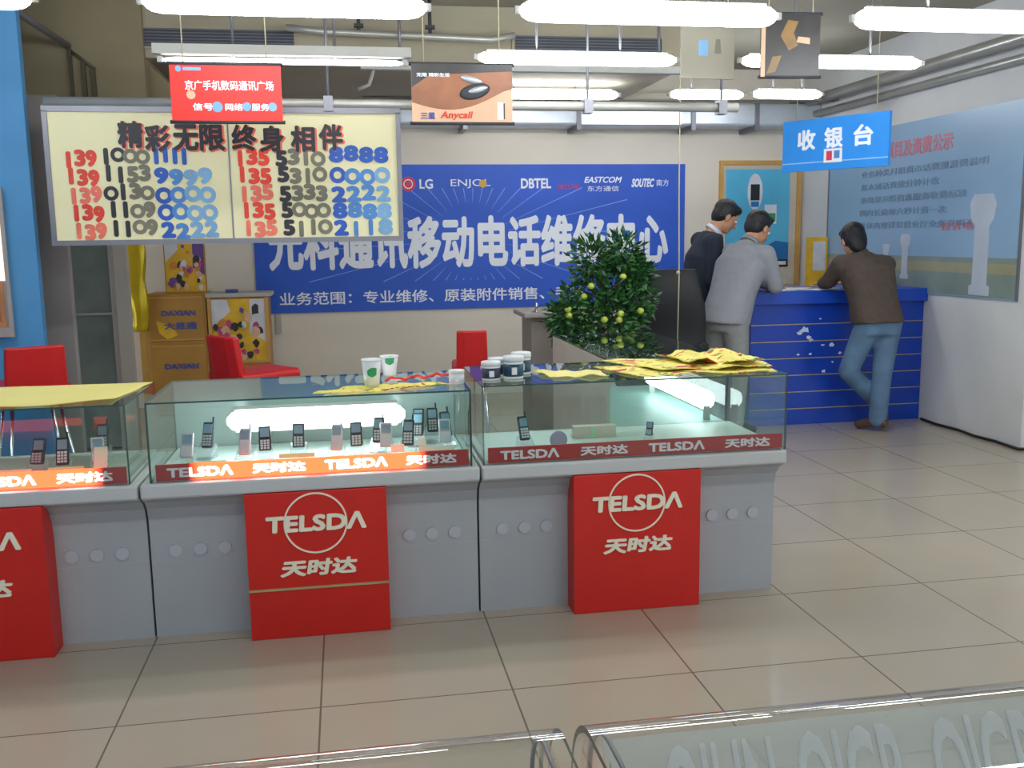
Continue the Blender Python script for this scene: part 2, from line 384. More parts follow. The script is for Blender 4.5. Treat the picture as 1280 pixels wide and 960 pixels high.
# low mural wall: skirting and the printed mural
mur = thing('wall_mural', 'pale blue printed mural with red heading and white column on right wall', 'mural', (4.349, 8.24, 0.97))
XW = -0.012
def FR(u0, v0): return lambda u, v, d: (XW-d, -(u0+u), v0+v)     # u to the viewer's right (-Y), v up
m = MB().box((XW, 0, 0), (-0.001, -2.55, 1.30))
m.box((XW-0.002, -0.002, 0.01), (XW+0.001, -2.54, 0.17), 2).box((XW-0.0025, -0.002, 0.17), (XW+0.001, -2.54, 0.24), 1).box((XW-0.002, -0.002, 0.24), (XW+0.001, -2.54, 0.28), 2)
prof = [(-0.11, 0.0), (-0.11, 0.06), (-0.08, 0.07), (-0.075, 0.45), (-0.12, 0.5), (-0.14, 0.60), (-0.10, 0.66), (0.10, 0.66), (0.14, 0.60), (0.12, 0.5), (0.075, 0.45), (0.08, 0.07), (0.11, 0.06), (0.11, 0.0)]
for cy, sc, z0 in ((-2.17, 1.0, 0.02), (-0.62, 0.42, 0.12), (-0.98, 0.36, 0.12), (-1.25, 0.5, 0.10)):
    m.prism([(cy+p[0]*sc, z0+p[1]*sc*1.05) for p in prof], 'x', XW-0.004, XW, 3)
m.build('mural_print', [M_mural, M_mural2, M_mural3, M_mcol], mur)
m = MB().text('服务项目及资费公示', None, 1.15, 0.13, 0, FR(1.22, 1.11), 0.03)
rows = ['业务种类月租费市话费漫游费说明', '基本通话费按分钟计收', '来电显示短信息服务收费标准', '国内长途每六秒计费一次', '具体内容详见营业厅业务说明资料']
for i, t in enumerate(rows):
    m.text(t, None, 0.11*len(t), 0.055, 1, FR(0.55+0.055*len(t), 0.94-0.105*i), 0.01)
m.text('投诉电话', None, 0.5, 0.06, 0, FR(1.95, 0.50), 0.02)
m.build('lettering', [M_mred, M_mtxt], mur)
MB().box((XW-0.006, 0.012, 0), (-0.001, 0, 1.30)).build('edge_strip', M_frame, mur); MB().box((XW-0.006, -2.55, 0), (-0.001, -2.562, 1.30)).build('edge_strip', M_frame, mur)
# pipes
tag(MB().tube([(4.22, 8.78, 2.62), (4.22, 5.0, 2.62), (4.22, -2.5, 2.62)], 0.045).tube([(4.29, 8.78, 2.51), (4.29, 5.0, 2.51), (4.29, -2.5, 2.51)], 0.03).build('ceiling_pipe', M_pipe), 'pair of grey pipes running along the top of the mural wall', 'pipe')
pp = thing('hanging_rail', 'long grey metal rail the cream number board hangs from', 'rail', (0, 5.5, 0))
MB().tube([(-1.5, 0, 2.165), (2.3, 0, 2.165)], 0.028).build('rail', M_pipe, pp)
for x in (-0.05, 1.4, 2.2):
    MB().tube([(x, 0, 2.15), (x, 0, 2.95)], 0.008).box((x-0.025, -0.035, 2.125), (x+0.025, 0.035, 2.205)).build('hanger', M_frame, pp)
tag(MB().tube([(-1.70, 3.0, 2.70), (-1.66, 6.0, 2.66), (-1.62, 6.55, 2.64)], 0.02).build('ceiling_conduit', M_frame), 'thin dark conduit running back beside the blue column', 'conduit')
b = thing('wall_bracket', 'dark metal bracket frame on the olive wall above grey pillar', 'bracket', (-1.6, 6.52, 2.3))
for x0, x1, zt in ((-0.02, 0.0, 0.32), (0.05, 0.075, 0.24), (0.10, 0.13, 0.2)): MB().box((x0, 0, 0), (x1, 0.02, zt)).build('post', M_bracket, b)
MB().tube([(-0.02, 0.01, 0.32), (0.13, 0.01, 0.2)], 0.01).build('arm', M_bracket, b); MB().tube([(-0.14, 0.01, 0.01), (0.13, 0.01, 0.01)], 0.012).build('arm', M_bracket, b)
sp = thing('sprinkler_pipe', 'slim grey sprinkler pipe between the two ceiling grilles', 'pipe', (0.45, 6.42, 2.73))
MB().tube([(-0.75, 0, 0.02), (-0.55, 0, 0.0), (0.55, 0, -0.03), (0.7, 0, 0.0)], 0.022).build('pipe', M_pipe, sp)
for x in (-0.3, 0.15): MB().tube([(x, 0, -0.01), (x, 0, 0.22)], 0.012).box((x-0.03, -0.02, 0.03), (x+0.03, 0.02, 0.05)).build('clamp', M_dark, sp)

def grille(x0, x1, label):
    t = thing('air_grille', label, 'air vent', ((x0+x1)/2, 6.6, 2.71)); hw = (x1-x0)/2
    MB().box((-hw, -0.004, -0.055), (hw, -0.001, 0.055)).build('recess', M_grille, t)
    m = MB()
    for k in range(6): m.box((-hw, -0.012, -0.048+k*0.019), (hw, -0.004, -0.042+k*0.019))
    m.build('slat', M_slat, t)
    m = MB().box((-hw-0.02, -0.014, 0.055), (hw+0.02, -0.001, 0.07)).box((-hw-0.02, -0.014, -0.07), (hw+0.02, -0.001, -0.055)).box((-hw-0.02, -0.014, -0.055), (-hw, -0.001, 0.055)).box((hw, -0.014, -0.055), (hw+0.02, -0.001, 0.055))
    m.build('frame', M_soffit, t)
grille(-1.29, -0.26, 'long dark louvred ceiling grille above the red hanging sign')
grille(1.18, 2.2, 'long dark louvred ceiling grille right of the tan picture sign')

# ------------------------------------------------------------------ fluorescent lamps
def tube_lamp(cx, y, z, ln, label, tube_r=0.036, slim=False, group='ceiling fluorescent lamps', lit=True):
    t = thing('fluorescent_lamp', label, 'lamp', (cx, y, z), 0, group)
    h = ln/2
    r = 0.015 if slim else tube_r
    hz = r+0.012
    (MB().prism([(-0.03, hz), (0.03, hz), (0.025, hz+0.05), (-0.025, hz+0.05)], 'x', -h-0.04, h+0.04) if slim else MB().prism([(-0.014, r*0.72), (0.014, r*0.72), (0.012, r+0.006), (-0.012, r+0.006)], 'x', -h+0.05, h-0.05)).build('housing', M_hous, t)
    if lit:
        e = [(h-0.07, 0.97), (h-0.035, 0.82), (h-0.012, 0.52), (h, 0.15)]
        ps = [(-a, 0, 0) for a, b in reversed(e)]+[(a, 0, 0) for a, b in e]
        rs = [r*b for a, b in reversed(e)]+[r*b for a, b in e]
        ps.insert(4, (-h+0.16, 0, 0)); rs.insert(4, r); ps.insert(5, (h-0.16, 0, 0)); rs.insert(5, r)
        MB().tube(ps, rs, n=16).build('tube', M_tubedim if slim else M_tube, t)
    for x in (-h-0.008, h+0.008): MB().box((x-0.012, -0.012, -0.012), (x+0.012, 0.012, 0.016)).build('socket', M_hous, t)
    for x in (-h*0.42, h*0.42): MB().tube([(x, 0, r*0.8), (x, 0, 2.95-z)], 0.007).build('hanger', M_frame, t)
    return t
TL = [(-1.68, 4.1, 2.36, 1.1, 'overhead lamp at far left of the nearest row, left of the grille'),
      (-0.18, 4.1, 2.36, 1.1, 'bright overhead lamp of the nearest row above the cream number board'),
      (1.32, 4.1, 2.36, 1.13, 'bright overhead lamp of the nearest row at the top centre'),
      (2.85, 4.1, 2.36, 1.2, 'bright overhead lamp of the nearest row at the top right')]
for a in TL: tube_lamp(*a, tube_r=0.046)
for a in [(1.28, 5.22, 2.373, 1.09, 'lit lamp of the second row just right of the tan picture sign'),
          (2.74, 5.22, 2.378, 1.08, 'lit lamp of the second row right of the dark picture sign')]: tube_lamp(*a, tube_r=0.034)
tube_lamp(-0.26, 5.3, 2.35, 1.22, 'dim slim lamp batten right above the red hanging sign', slim=True)
for a in [(1.55, 7.4, 2.505, 1.15, 'lit lamp of the far row partly behind the tan picture sign'),
          (2.84, 7.4, 2.515, 0.60, 'lit short lamp of the far row, left one of the touching pair'),
          (3.51, 7.4, 2.525, 0.58, 'lit short lamp of the far row, right one of the touching pair')]: tube_lamp(*a, tube_r=0.036)
k = 0
for y, nm in ((1.5, 'just above the camera'), (-1.2, 'behind the camera')):
    for x, sd in ((-1.68, 'far left'), (-0.18, 'left'), (1.32, 'right'), (2.82, 'far right')):
        tube_lamp(x, y, 2.5, 1.1, f'overhead lamp out of view, {sd} in the row {nm}', tube_r=0.03)
ub = thing('lamp_batten', 'unlit grey batten with bracket behind the tan picture sign', 'lamp', (1.25, 6.35, 2.49))
MB().box((-1.1, -0.03, 0), (1.1, 0.03, 0.045)).build('housing', M_hous, ub)
MB().tube([(-0.85, 0, 0.04), (-0.85, 0, 0.46)], 0.01).build('hanger', M_frame, ub); MB().tube([(0.85, 0, 0.04), (0.85, 0, 0.46)], 0.01).build('hanger', M_frame, ub)
MB().tube([(-1.02, 0, 0.0), (-1.05, 0, -0.09), (-1.12, 0, -0.12)], 0.012).build('bracket', M_hous, ub)

# ------------------------------------------------------------------ banner on the back wall
bn = thing('wall_banner', 'large blue shop banner with white lettering on the back wall', 'banner', (1.20, 8.8, 0.80))
W2 = 1.97; HT = 1.29
m = MB().box((-W2, -0.02, 0), (W2, -0.001, HT))
cx, cz = -0.05, 0.62
for k in range(34):
    a = 2*PI*k/34+0.05; dx, dz = math.cos(a), math.sin(a)
    tmin = 0.34; tx = (W2-0.05)/abs(dx) if abs(dx) > 1e-6 else 9; tz = (0.46 if dz > 0 else 0.36)/max(abs(dz), 1e-6)
    tmax = min(tx, tz, 1.5)
    if tmax < tmin: tmin = tmax*0.5
    nx, nz = -dz*0.004, dx*0.004
    m.patch([(cx+dx*tmin-nx*0.3, cz+dz*tmin-nz*0.3), (cx+dx*tmax-nx, cz+dz*tmax-nz), (cx+dx*tmax+nx, cz+dz*tmax+nz), (cx+dx*tmin+nx*0.3, cz+dz*tmin+nz*0.3)], -0.02, 1, 0.0008)
m.build('sheet', [M_banner, M_ray], bn)
m = MB().text('元科通讯移动电话维修中心', (-0.02, -0.02, 0.605), 3.66, 0.47, 0, bold=0.035, depth=0.004)
m.text('业务范围：专业维修、原装附件销售、手机', (-0.385, -0.02, 0.125), 2.78, 0.115, 0, bold=0.012, depth=0.004)
zl = 1.12
m.disc((-0.61, -0.021, zl), 0.065, 0.003, 1).ring((-0.61, -0.024, zl), 0.034, 0.042, 0.002, 0)
m.text('LG', (-0.45, -0.021, zl), 0.12, 0.085, 0)
m.text('ENJOL', (-0.05, -0.021, zl), 0.36, 0.08, 0, bold=0).disc((0.06, -0.024, zl), 0.035, 0.003, 2)
m.text('DBTEL', (0.55, -0.021, zl), 0.28, 0.09, 0, bold=0.03).text('迪比特', (0.85, -0.021, zl-0.03), 0.2, 0.05, 1, bold=0)
m.text('EASTCOM', (1.18, -0.021, zl+0.03), 0.36, 0.055, 0, shear=0.3).text('东方通信', (1.18, -0.021, zl-0.05), 0.3, 0.05, 0, bold=0)
m.text('SOUTEC', (1.56, -0.021, zl), 0.22, 0.08, 0, bold=0.04, shear=0.3).text('南方', (1.75, -0.021, zl), 0.12, 0.06, 0, bold=0)
m.build('lettering', [M_wlet, M_logo_red, M_logo_yel], bn)

# ------------------------------------------------------------------ hanging signs
nb = thing('number_board', 'cream hand-lettered number board in grey frame hanging from the rail', 'sign board', (-0.59, 5.5, 1.43))
MB().box((-0.9, -0.008, 0.02), (0.9, 0.008, 0.69)).build('panel', M_board, nb)
m = MB().box((-0.925, -0.022, -0.005), (0.925, 0.022, 0.022)).box((-0.925, -0.018, 0.685), (0.925, 0.018, 0.715)).box((-0.925, -0.018, 0.02), (-0.9, 0.018, 0.69)).box((0.9, -0.018, 0.02), (0.925, 0.018, 0.69)).box((0.0, -0.012, 0.02), (0.008, -0.008, 0.69))
m.build('frame', M_frame, nb)
for x in (-0.7, 0.7): MB().tube([(x, 0, 0.70), (x, 0, 0.74)], 0.006).build('hanger', M_frame, nb)
m = MB()
hdr = '精彩无限终身相伴'; hx = [-0.49, -0.355, -0.21, -0.075, 0.09, 0.235, 0.40, 0.55]
for c, x, dz in zip(hdr, hx, (0.0, -0.02, -0.015, -0.015, -0.015, -0.02, -0.02, -0.01)):
    m.text(c, (x+0.004, -0.008, 0.565+dz), 0.135, 0.145, 1, bold=0.045, depth=0.002)
    m.text(c, (x-0.004, -0.009, 0.57+dz), 0.13, 0.14, 0, bold=0.035, depth=0.004)
rowsL = [('139', '1000', '1111'), ('139', '1153', '9999'), ('139', '0130', '0000'), ('139', '1109', '0000'), ('139', '1109', '2222')]
rowsR = [('135', '5310', '8888'), ('135', '5310', '0000'), ('135', '5333', '2222'), ('135', '5000', '8888'), ('135', '5110', '2118')]
def digits(m, s, x, z, wd, mats, h=0.088):
    st = wd/len(s)
    for i, c in enumerate(s):
        cw = 0.024 if c == '1' else st*1.0
        if c == '0':
            r = min(cw*0.62, h*0.5); zc = z+0.006*math.sin(i*1.9+z*40); mi = mats[min(i, len(mats)-1)]
            m.ring((x+st*(i+0.5), -0.0082-0.0007*i, zc), r*0.48, r, 0.003, mi, 28); continue
        m.text(c, (x+st*(i+0.5), -0.008-0.0006*i, z+0.006*math.sin(i*1.9+z*40)), cw, h, mats[min(i, len(mats)-1)], bold=0.06, depth=0.003)
for k in range(5):
    z = 0.45-0.094*k; o = 0.006*k
    a, b, c = rowsL[k]
    digits(m, a, -0.84+o, z-0.005, 0.17, (2, 2, 2) if k not in (2, 4) else (3, 3, 3))
    digits(m, b, -0.655+o, z+0.01, 0.245, (0, 0, 4, 4))
    digits(m, c, -0.395+o, z+0.012 if k == 0 else z-0.005, 0.19 if c == '1111' else 0.30, (5, 5, 5, 5) if c == '1111' else (5, 7, 6, 6))
    a, b, c = rowsR[k]
    digits(m, a, 0.03+o, z, 0.185, (2, 2, 2) if k not in (2, 4) else (3, 3, 3))
    digits(m, b, 0.245+o, z, 0.26, (0, 4, 4, 4))
    digits(m, c, 0.53+o*0.5, z+0.018 if k == 0 else z-0.005, 0.325, (5, 5, 5, 5) if k == 0 else (5, 7, 7, 6))
m.build('lettering', [M_ink, M_inkr2, M_inkr, M_inkr2, M_inkg, M_inkb, M_inkb2, M_inkb3], nb)

def hung(name, label, cat, cx, y, z0, z1, wd, panel_mats, art, hz=2.95, rz=0, thick=0.012, rods=True):
    t = thing(name, label, cat, (cx, y, z0), rz); h = z1-z0; hw = wd/2
    m = MB().box((-hw, -thick/2, 0), (hw, thick/2, h)); art(m, hw, h, -thick/2); m.build('panel', panel_mats, t)
    if rods: MB().tube([(-hw-0.01, 0, h), (hw+0.01, 0, h)], 0.009).tube([(-hw-0.01, 0, 0), (hw+0.01, 0, 0)], 0.009).build('rod', M_dark, t)
    for x in (-hw*0.75, hw*0.75): MB().tube([(x, 0, h), (x, 0, hz-z0)], 0.003, n=6).build('string', M_cord, t)
    return t
def art_none(m, hw, h, y): pass
t = hung('hanging_sign', 'red hanging sign with white lettering in front of cream number board', 'sign', -0.507, 4.8, 1.986, 2.248, 0.50, M_redsign, art_none)
m = MB().text('京广手机数码通讯广场', (0.015, -0.006, 0.165), 0.40, 0.045, 0, bold=0.02, depth=0.002)
m.text('信号', (-0.11, -0.006, 0.068), 0.09, 0.034, 0, bold=0.02).text('网络', (0.03, -0.006, 0.068), 0.08, 0.034, 0, bold=0.02).text('服务', (0.15, -0.006, 0.068), 0.08, 0.034, 0, bold=0.02)
m.disc((-0.21, -0.006, 0.238), 0.013, 0.002, 2).box((-0.19, -0.0075, 0.231), (-0.11, -0.006, 0.245), 2)
m.disc((-0.045, -0.006, 0.068), 0.024, 0.002, 2).disc((0.088, -0.006, 0.07), 0.02, 0.002, 2).disc((0.205, -0.006, 0.07), 0.02, 0.002, 2)
m.disc((-0.16, -0.006, 0.122), 0.02, 0.002, 3)
m.build('lettering', [M_wlet, M_wlet, M_inkb2, M_picl], t)
def art_tan(m, hw, h, y):
    pts = [(-hw, h), (-hw, 0.10)]
    for i in range(13):
        u = i/12; pts.append((-hw+2*hw*u, 0.098-0.045*math.sin(PI*min(1, u*1.1))+0.065*u*u))
    pts += [(hw, h)]
    m.patch(pts[::-1], y, 1); m.patch([(-hw, h), (-hw, h-0.11), (-hw+0.09, h-0.05), (hw, h-0.03), (hw, h)], y-0.0016, 2)
t = hung('hanging_sign', 'tan picture sign showing dark phones hanging at the centre of the ceiling', 'sign', 0.597, 4.8, 1.986, 2.262, 0.49, [M_picl, M_pic, M_picd], art_tan)
m = MB().text('Anycall', (-0.03, -0.006, 0.035), 0.16, 0.042, 0, bold=0.02, shear=0.2)
m.text('三星', (-0.17, -0.006, 0.035), 0.07, 0.03, 1, bold=0.02).text('无限 精彩生活', (-0.14, -0.008, 0.225), 0.16, 0.018, 2, bold=0.02)
m.build('lettering', [M_inkr, M_blup, M_wlet], t)
m = MB().ball((0.06, -0.012, 0.150), (0.075, 0.008, 0.036), 0, Matrix.Rotation(R(-14), 3, 'Y')).ball((0.045, -0.012, 0.205), (0.055, 0.007, 0.016), 1, Matrix.Rotation(R(12), 3, 'Y'))
m.ball((0.075, -0.018, 0.158), (0.05, 0.006, 0.014), 1, Matrix.Rotation(R(-14), 3, 'Y')).box((0.17, -0.0085, 0.018), (0.20, -0.006, 0.10), 2).box((0.20, -0.0085, 0.02), (0.207, -0.006, 0.095), 0)
m.build('phone_picture', [M_dark, M_silver, M_whitep], t)
def art_dark(m, hw, h, y):
    m.patch([(-hw*0.1, h*0.9), (-hw*0.35, h*0.65), (-hw*0.05, h*0.42), (hw*0.25, h*0.5), (hw*0.1, h*0.7), (hw*0.25, h*0.88)], y, 1)
    m.patch([(hw*0.2, h*0.55), (hw*0.65, h*0.52), (hw*0.65, h*0.62), (hw*0.25, h*0.64)], y-0.001, 2)
    m.patch([(-hw*0.8, h*0.05), (-hw*0.5, h*0.08), (-hw*0.3, h*0.34), (-hw*0.6, h*0.32)], y, 1)
    m.box((-hw, y-0.004, 0), (-hw*0.86, y, h), 2)
hung('hanging_sign', 'dark picture sign with amber shapes hanging near the top right', 'sign', 2.285, 4.8, 2.225, 2.535, 0.31, [M_picd, M_amber, M_picl], art_dark, rz=R(-4))
def art_pale(m, hw, h, y):
    m.box((-hw*0.35, y-0.002, h*0.45), (hw*0.0, y, h*0.75), 1); m.patch([(hw*0.25, h*0.5), (hw*0.5, h*0.5), (hw*0.45, h*0.78), (hw*0.3, h*0.78)], y, 2)
hung('hanging_sign', 'faded grey picture sign hanging just left of the dark picture sign', 'sign', 1.90, 4.95, 2.235, 2.49, 0.30, [M_ceil, M_inkb2, M_inkg], art_pale, rz=R(4), rods=False)
cl, cr = Vector((3.022, 6.4, 0)), Vector((3.428, 5.75, 0)); cc = (cl+cr)/2; cw = (cr-cl).length; ca = math.atan2(cr.y-cl.y, cr.x-cl.x)
t = hung('cashier_sign', 'bright blue hanging sign with three white characters above blue desk', 'sign', cc.x, cc.y, 1.85, 2.188, cw, [M_cash, M_cashl], lambda m, hw, h, y: m.box((-hw, y-0.002, 0.05), (hw, y, 0.058), 1), rz=ca, thick=0.03, rods=False)
m = MB()
for c, x in zip('收银台', (-0.20, 0.0, 0.21)): m.text(c, (x, -0.015, 0.205), 0.135, 0.135, 0, bold=0.03, depth=0.003)
m.build('lettering', [M_wlet], t)
MB().box((-0.065, -0.020, 0.045), (0.065, -0.0151, 0.135)).box((-0.045, -0.0215, 0.06), (-0.005, -0.02, 0.12), 1).box((0.01, -0.0215, 0.07), (0.05, -0.02, 0.12), 2).build('sticker', [M_paper, M_logo_red, M_inkb3], t, )

# ------------------------------------------------------------------ front glass showcases
YF = 3.54
def telsda(m, cx, cy, cz, wd, ht, mi=0, depth=0.006):
    m.text('TELSDΛ', (cx, cy, cz), wd, ht, mi, bold=0.035, depth=depth, shear=0.05)
def showcase(x0, x1, ztop, label, lit, backmat, lamp, g0, g1):
    cx = (x0+x1)/2; hw = (x1-x0)/2-0.004
    t = thing('glass_showcase', label, 'showcase', (cx, YF, 0), 0, 'front row of glass showcases')
    body = [(0, 0), (0.46, 0), (0.46, 0.548), (-0.088, 0.548), (-0.086, 0.54), (-0.05, 0.522), (-0.018, 0.49), (-0.004, 0.45), (0, 0.40)]
    MB().prism(body, 'x', -hw, hw).build('base', M_base, t)
    MB().box((-hw, -0.112, 0.548), (hw, 0.46, 0.60)).build('ledge', M_ledge, t, bevel=0.008)
    for s in (-1, 1):
        for k in range(3):
            MB().disc((s*(0.337+0.086*k), 0.002, 0.327), 0.023, 0.010).build('button', M_btn, t, bevel=0.003)
    MB().box((-hw, -0.0012, 0.285), (hw, 0.001, 0.287)).build('seam', M_btn, t)
    a, b = g0-cx, g1-cx; yf, yb = -0.088, 0.46
    MB().box((a+0.01, yf+0.02, 0.60), (b-0.01, yb-0.01, 0.612)).build('deck', M_deck, t)
    th = 0.006
    for nm, p, q in (('front_pane', (a, yf, 0.60), (b, yf+th, ztop-th)), ('side_pane', (a, yf+th, 0.60), (a+th, yb-th, ztop-th)), ('side_pane', (b-th, yf+th, 0.60), (b, yb-th, ztop-th)), ('top_pane', (a, yf, ztop-th), (b, yb, ztop))):
        m = MB().box(p, q); o = m.build(nm, [M_glassp, M_glassedge], t)
        dims = [abs(q[i]-p[i]) for i in range(3)]; ax = dims.index(min(dims))
        for f in o.data.polygons:
            if abs(f.normal[ax]) < 0.5: f.material_index = 1
    MB().box((a, yb-th, 0.60), (b, yb, ztop-th)).build('back_pane', backmat, t)
    # red sign strip behind the glass
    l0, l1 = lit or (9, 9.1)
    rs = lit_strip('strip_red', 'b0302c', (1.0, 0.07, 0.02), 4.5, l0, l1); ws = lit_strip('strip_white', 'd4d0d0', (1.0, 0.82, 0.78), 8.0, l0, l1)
    st = MB().box((a+0.02, yf+0.008, 0.604), (b-0.012, yf+0.016, 0.662)).build('sign_strip', rs, t)
    m = MB(); L = (b-a)-0.06
    for i, s in enumerate(('TELSDΛ', '天时达', 'TELSDΛ', '天时达')):
        x = a+0.03+L*(0.13+0.253*i)
        m.text(s, (x, yf+0.008, 0.633), 0.225 if i % 2 == 0 else 0.185, 0.036, 0, bold=0.035, depth=0.002)
    m.build('lettering', [ws], st)
    if lamp:
        lx0, lx1 = lamp[0]-cx, lamp[1]-cx
        e = 0.042
        o = MB().tube([(lx0, 0.26, 0.745), (lx0+0.02, 0.26, 0.745), (lx0+0.06, 0.26, 0.745), (lx1-0.06, 0.26, 0.745), (lx1-0.02, 0.26, 0.745), (lx1, 0.26, 0.745)], [0.012, 0.034, e, e, 0.034, 0.012], n=14).build('showcase_lamp', M_case_lamp, t)
        MB().prism([(0.262, 0.70), (0.29, 0.692), (0.312, 0.72), (0.312, 0.77), (0.29, 0.798), (0.262, 0.79)], 'x', lx0+0.03, lx1-0.03).box((lx0+0.06, 0.285, 0.612), (lx0+0.08, 0.30, 0.70)).box((lx1-0.08, 0.285, 0.612), (lx1-0.06, 0.30, 0.70)).build('lamp_reflector', M_hous, t)
    return t
showcase(-1.94, -0.735, 0.884, 'left glass showcase topped by a flat sheet of yellow paper', (-0.45, 0.46), M_glassp, None, -1.90, -0.765)
showcase(-0.735, 0.466, 0.885, 'middle glass showcase with the glowing lamp inside and paper cups on top', (-0.41, 0.38), M_frost, (-0.47, 0.215), -0.70, 0.437)
showcase(0.466, 1.671, 0.898, 'right end glass showcase with crumpled yellow posters on top', None, M_glassp, None, 0.478, 1.671)

# side showcase running back from the right end
t = thing('side_showcase', 'glass showcase running backwards behind the right end of the front row', 'showcase', (1.393, 4.05, 0))
HX = 0.278; LY = 1.12
MB().box((-HX+0.016, 0.0, 0), (HX, LY, 0.56)).build('base', M_base, t, bevel=0.006)
MB().box((-HX, 0.0, 0), (-HX+0.015, LY, 0.892)).build('back_panel', M_beige, t)
MB().box((-HX+0.016, 0.002, 0.56), (HX+0.0, LY, 0.60)).build('deck', mat('teal_deck', '86a39e', 0.4, noise=0.05), t)
for nm, p, q in (('top_pane', (-HX, 0, 0.893), (HX, LY, 0.90)), ('side_pane', (HX-0.006, 0.006, 0.60), (HX, LY, 0.892)), ('end_pane', (-HX+0.016, LY-0.006, 0.60), (HX-0.007, LY, 0.892))):
    o = MB().box(p, q).build(nm, [M_glassp, M_glassedge], t); dims = [abs(q[i]-p[i]) for i in range(3)]; ax = dims.index(min(dims))
    for f in o.data.polygons:
        if abs(f.normal[ax]) < 0.5: f.material_index = 1
MB().tube([(0.205, 0.04, 0.688), (0.205, 0.07, 0.688), (0.205, 0.85, 0.688), (0.205, 0.90, 0.688)], [0.015, 0.044, 0.044, 0.015], n=14).build('showcase_lamp', M_side_lamp, t)
MB().box((0.19, 0.05, 0.60), (0.22, 0.06, 0.665)).box((0.19, 0.85, 0.60), (0.22, 0.86, 0.665)).build('lamp_stand', M_hous, t)

# red emblem boxes standing against the showcases
def red_box(cx, label, line):
    t = thing('emblem_box', label, 'display box', (cx, 3.43, 0), 0, 'red emblem boxes along the showcase fronts')
    MB().prism([(0, 0), (0.108, 0), (0.108, 0.40), (0.098, 0.46), (0.06, 0.518), (0.02, 0.546), (0, 0.546)], 'x', -0.25, 0.25).build('box', M_red, t, bevel=0.004)
    m = MB().ring((-0.005, 0, 0.428), 0.107, 0.113, 0.004); m.build('emblem_ring', M_cream, t)
    m = MB(); telsda(m, -0.002, -0.001, 0.431, 0.355, 0.064); m.build('lettering', M_cream, t)
    m = MB().text('天时达', (0.0, -0.001, 0.264), 0.275, 0.062, 0, bold=0.04, depth=0.005, shear=0.12); m.build('characters', M_cream, t)
    if line: MB().box((-0.25, -0.006, 0.184), (0.25, 0.0, 0.192)).build('trim_line', M_groove, t)
red_box(-1.305, 'red emblem box cut by the left edge of the photo', False)
red_box(-0.133, 'red emblem box with a tan line across it, under the glowing case', True)
red_box(1.066, 'red emblem box without line under the right end showcase', False)

# ------------------------------------------------------------------ phones and cards inside the cases
def make_phone(loc, rz, label, kind, body, group, acr=True, sc=1.0):
    t = thing('mobile_phone', label, 'phone', loc, rz, group); t.scale = (sc, sc, sc)
    if acr: MB().prism([(-0.035, 0), (0.04, 0), (0.04, 0.05), (0.03, 0.055), (-0.035, 0.012)], 'x', -0.03, 0.03).build('stand', M_acr, t)
    T = Matrix.Translation((0, 0.012, 0.035 if acr else 0.0)) @ Matrix.Rotation(R(-22), 4, 'X')
    def bx(mb, a, b, mi=0): return mb.box(a, b, mi, T)
    if kind == 'flip':
        bx(bx(MB(), (-0.023, -0.008, 0.003), (0.023, 0.008, 0.05)), (-0.023, -0.002, 0.05), (0.023, 0.010, 0.098)).build('body', body, t, bevel=0.004)
        bx(MB(), (-0.017, -0.004, 0.056), (0.017, -0.0015, 0.09)).build('screen', M_screen, t)
        m = MB()
        for i in range(3):
            for j in range(4): bx(m, (-0.017+i*0.012, -0.0105, 0.008+j*0.0095), (-0.008+i*0.012, -0.0075, 0.015+j*0.0095))
        m.build('keypad', M_silver, t)
    else:
        bx(MB(), (-0.022, -0.008, 0.003), (0.022, 0.008, 0.105)).build('body', body, t, bevel=0.006)
        bx(MB(), (-0.016, -0.0105, 0.06), (0.016, -0.0078, 0.095)).build('screen', M_screen, t)
        m = MB()
        for i in range(3):
            for j in range(4): bx(m, (-0.016+i*0.0115, -0.0105, 0.012+j*0.011), (-0.007+i*0.0115, -0.0075, 0.02+j*0.011))
        m.build('keypad', M_silver, t)
        bx(MB(), (0.012, -0.002, 0.105), (0.018, 0.004, 0.125)).build('antenna', body, t)
    return t
ZD = 0.612
kinds = ['flip', 'bar']; bods = [M_blackp, M_silver, M_dark]
def phone_row(pts, where, group):
    for i, (x, y, k, b) in enumerate(pts):
        make_phone((x, y, ZD), R(random.uniform(-15, 15)), f'{["black","silver","charcoal"][b]} {"folding" if k == 0 else "straight"} phone, {ORD[i]} from the left in {where}', kinds[k], bods[b], group)
phone_row([(-0.60, 3.60, 0, 1), (-0.395, 3.60, 1, 1), (-0.32, 3.66, 0, 0), (-0.06, 3.60, 1, 1), (0.02, 3.66, 0, 2), (0.13, 3.62, 0, 1), (0.21, 3.62, 1, 0), (0.36, 3.64, 0, 1)], 'the front row of the middle case', 'phones in the front row of the middle case')
phone_row([(-0.55, 3.76, 1, 2), (-0.20, 3.69, 0, 2), (0.10, 3.70, 1, 0), (0.26, 3.80, 0, 2), (0.33, 3.86, 1, 0), (0.38, 3.76, 1, 2), (0.27, 3.90, 0, 0)], 'the back row of the middle case', 'phones in the back row of the middle case')
phone_row([(-1.12, 3.62, 0, 2), (-1.02, 3.58, 1, 0), (-0.90, 3.60, 0, 1), (-0.94, 3.82, 1, 2)], 'the left case', 'phones in the left case')
make_phone((0.672, 3.62, ZD), R(10), 'black straight phone standing alone at the left of the right end case', 'bar', M_blackp, None, sc=0.95)
make_phone((1.18, 3.66, ZD), R(-30), 'small dark folding phone towards the middle of the right end case', 'flip', M_dark, None, sc=0.6)
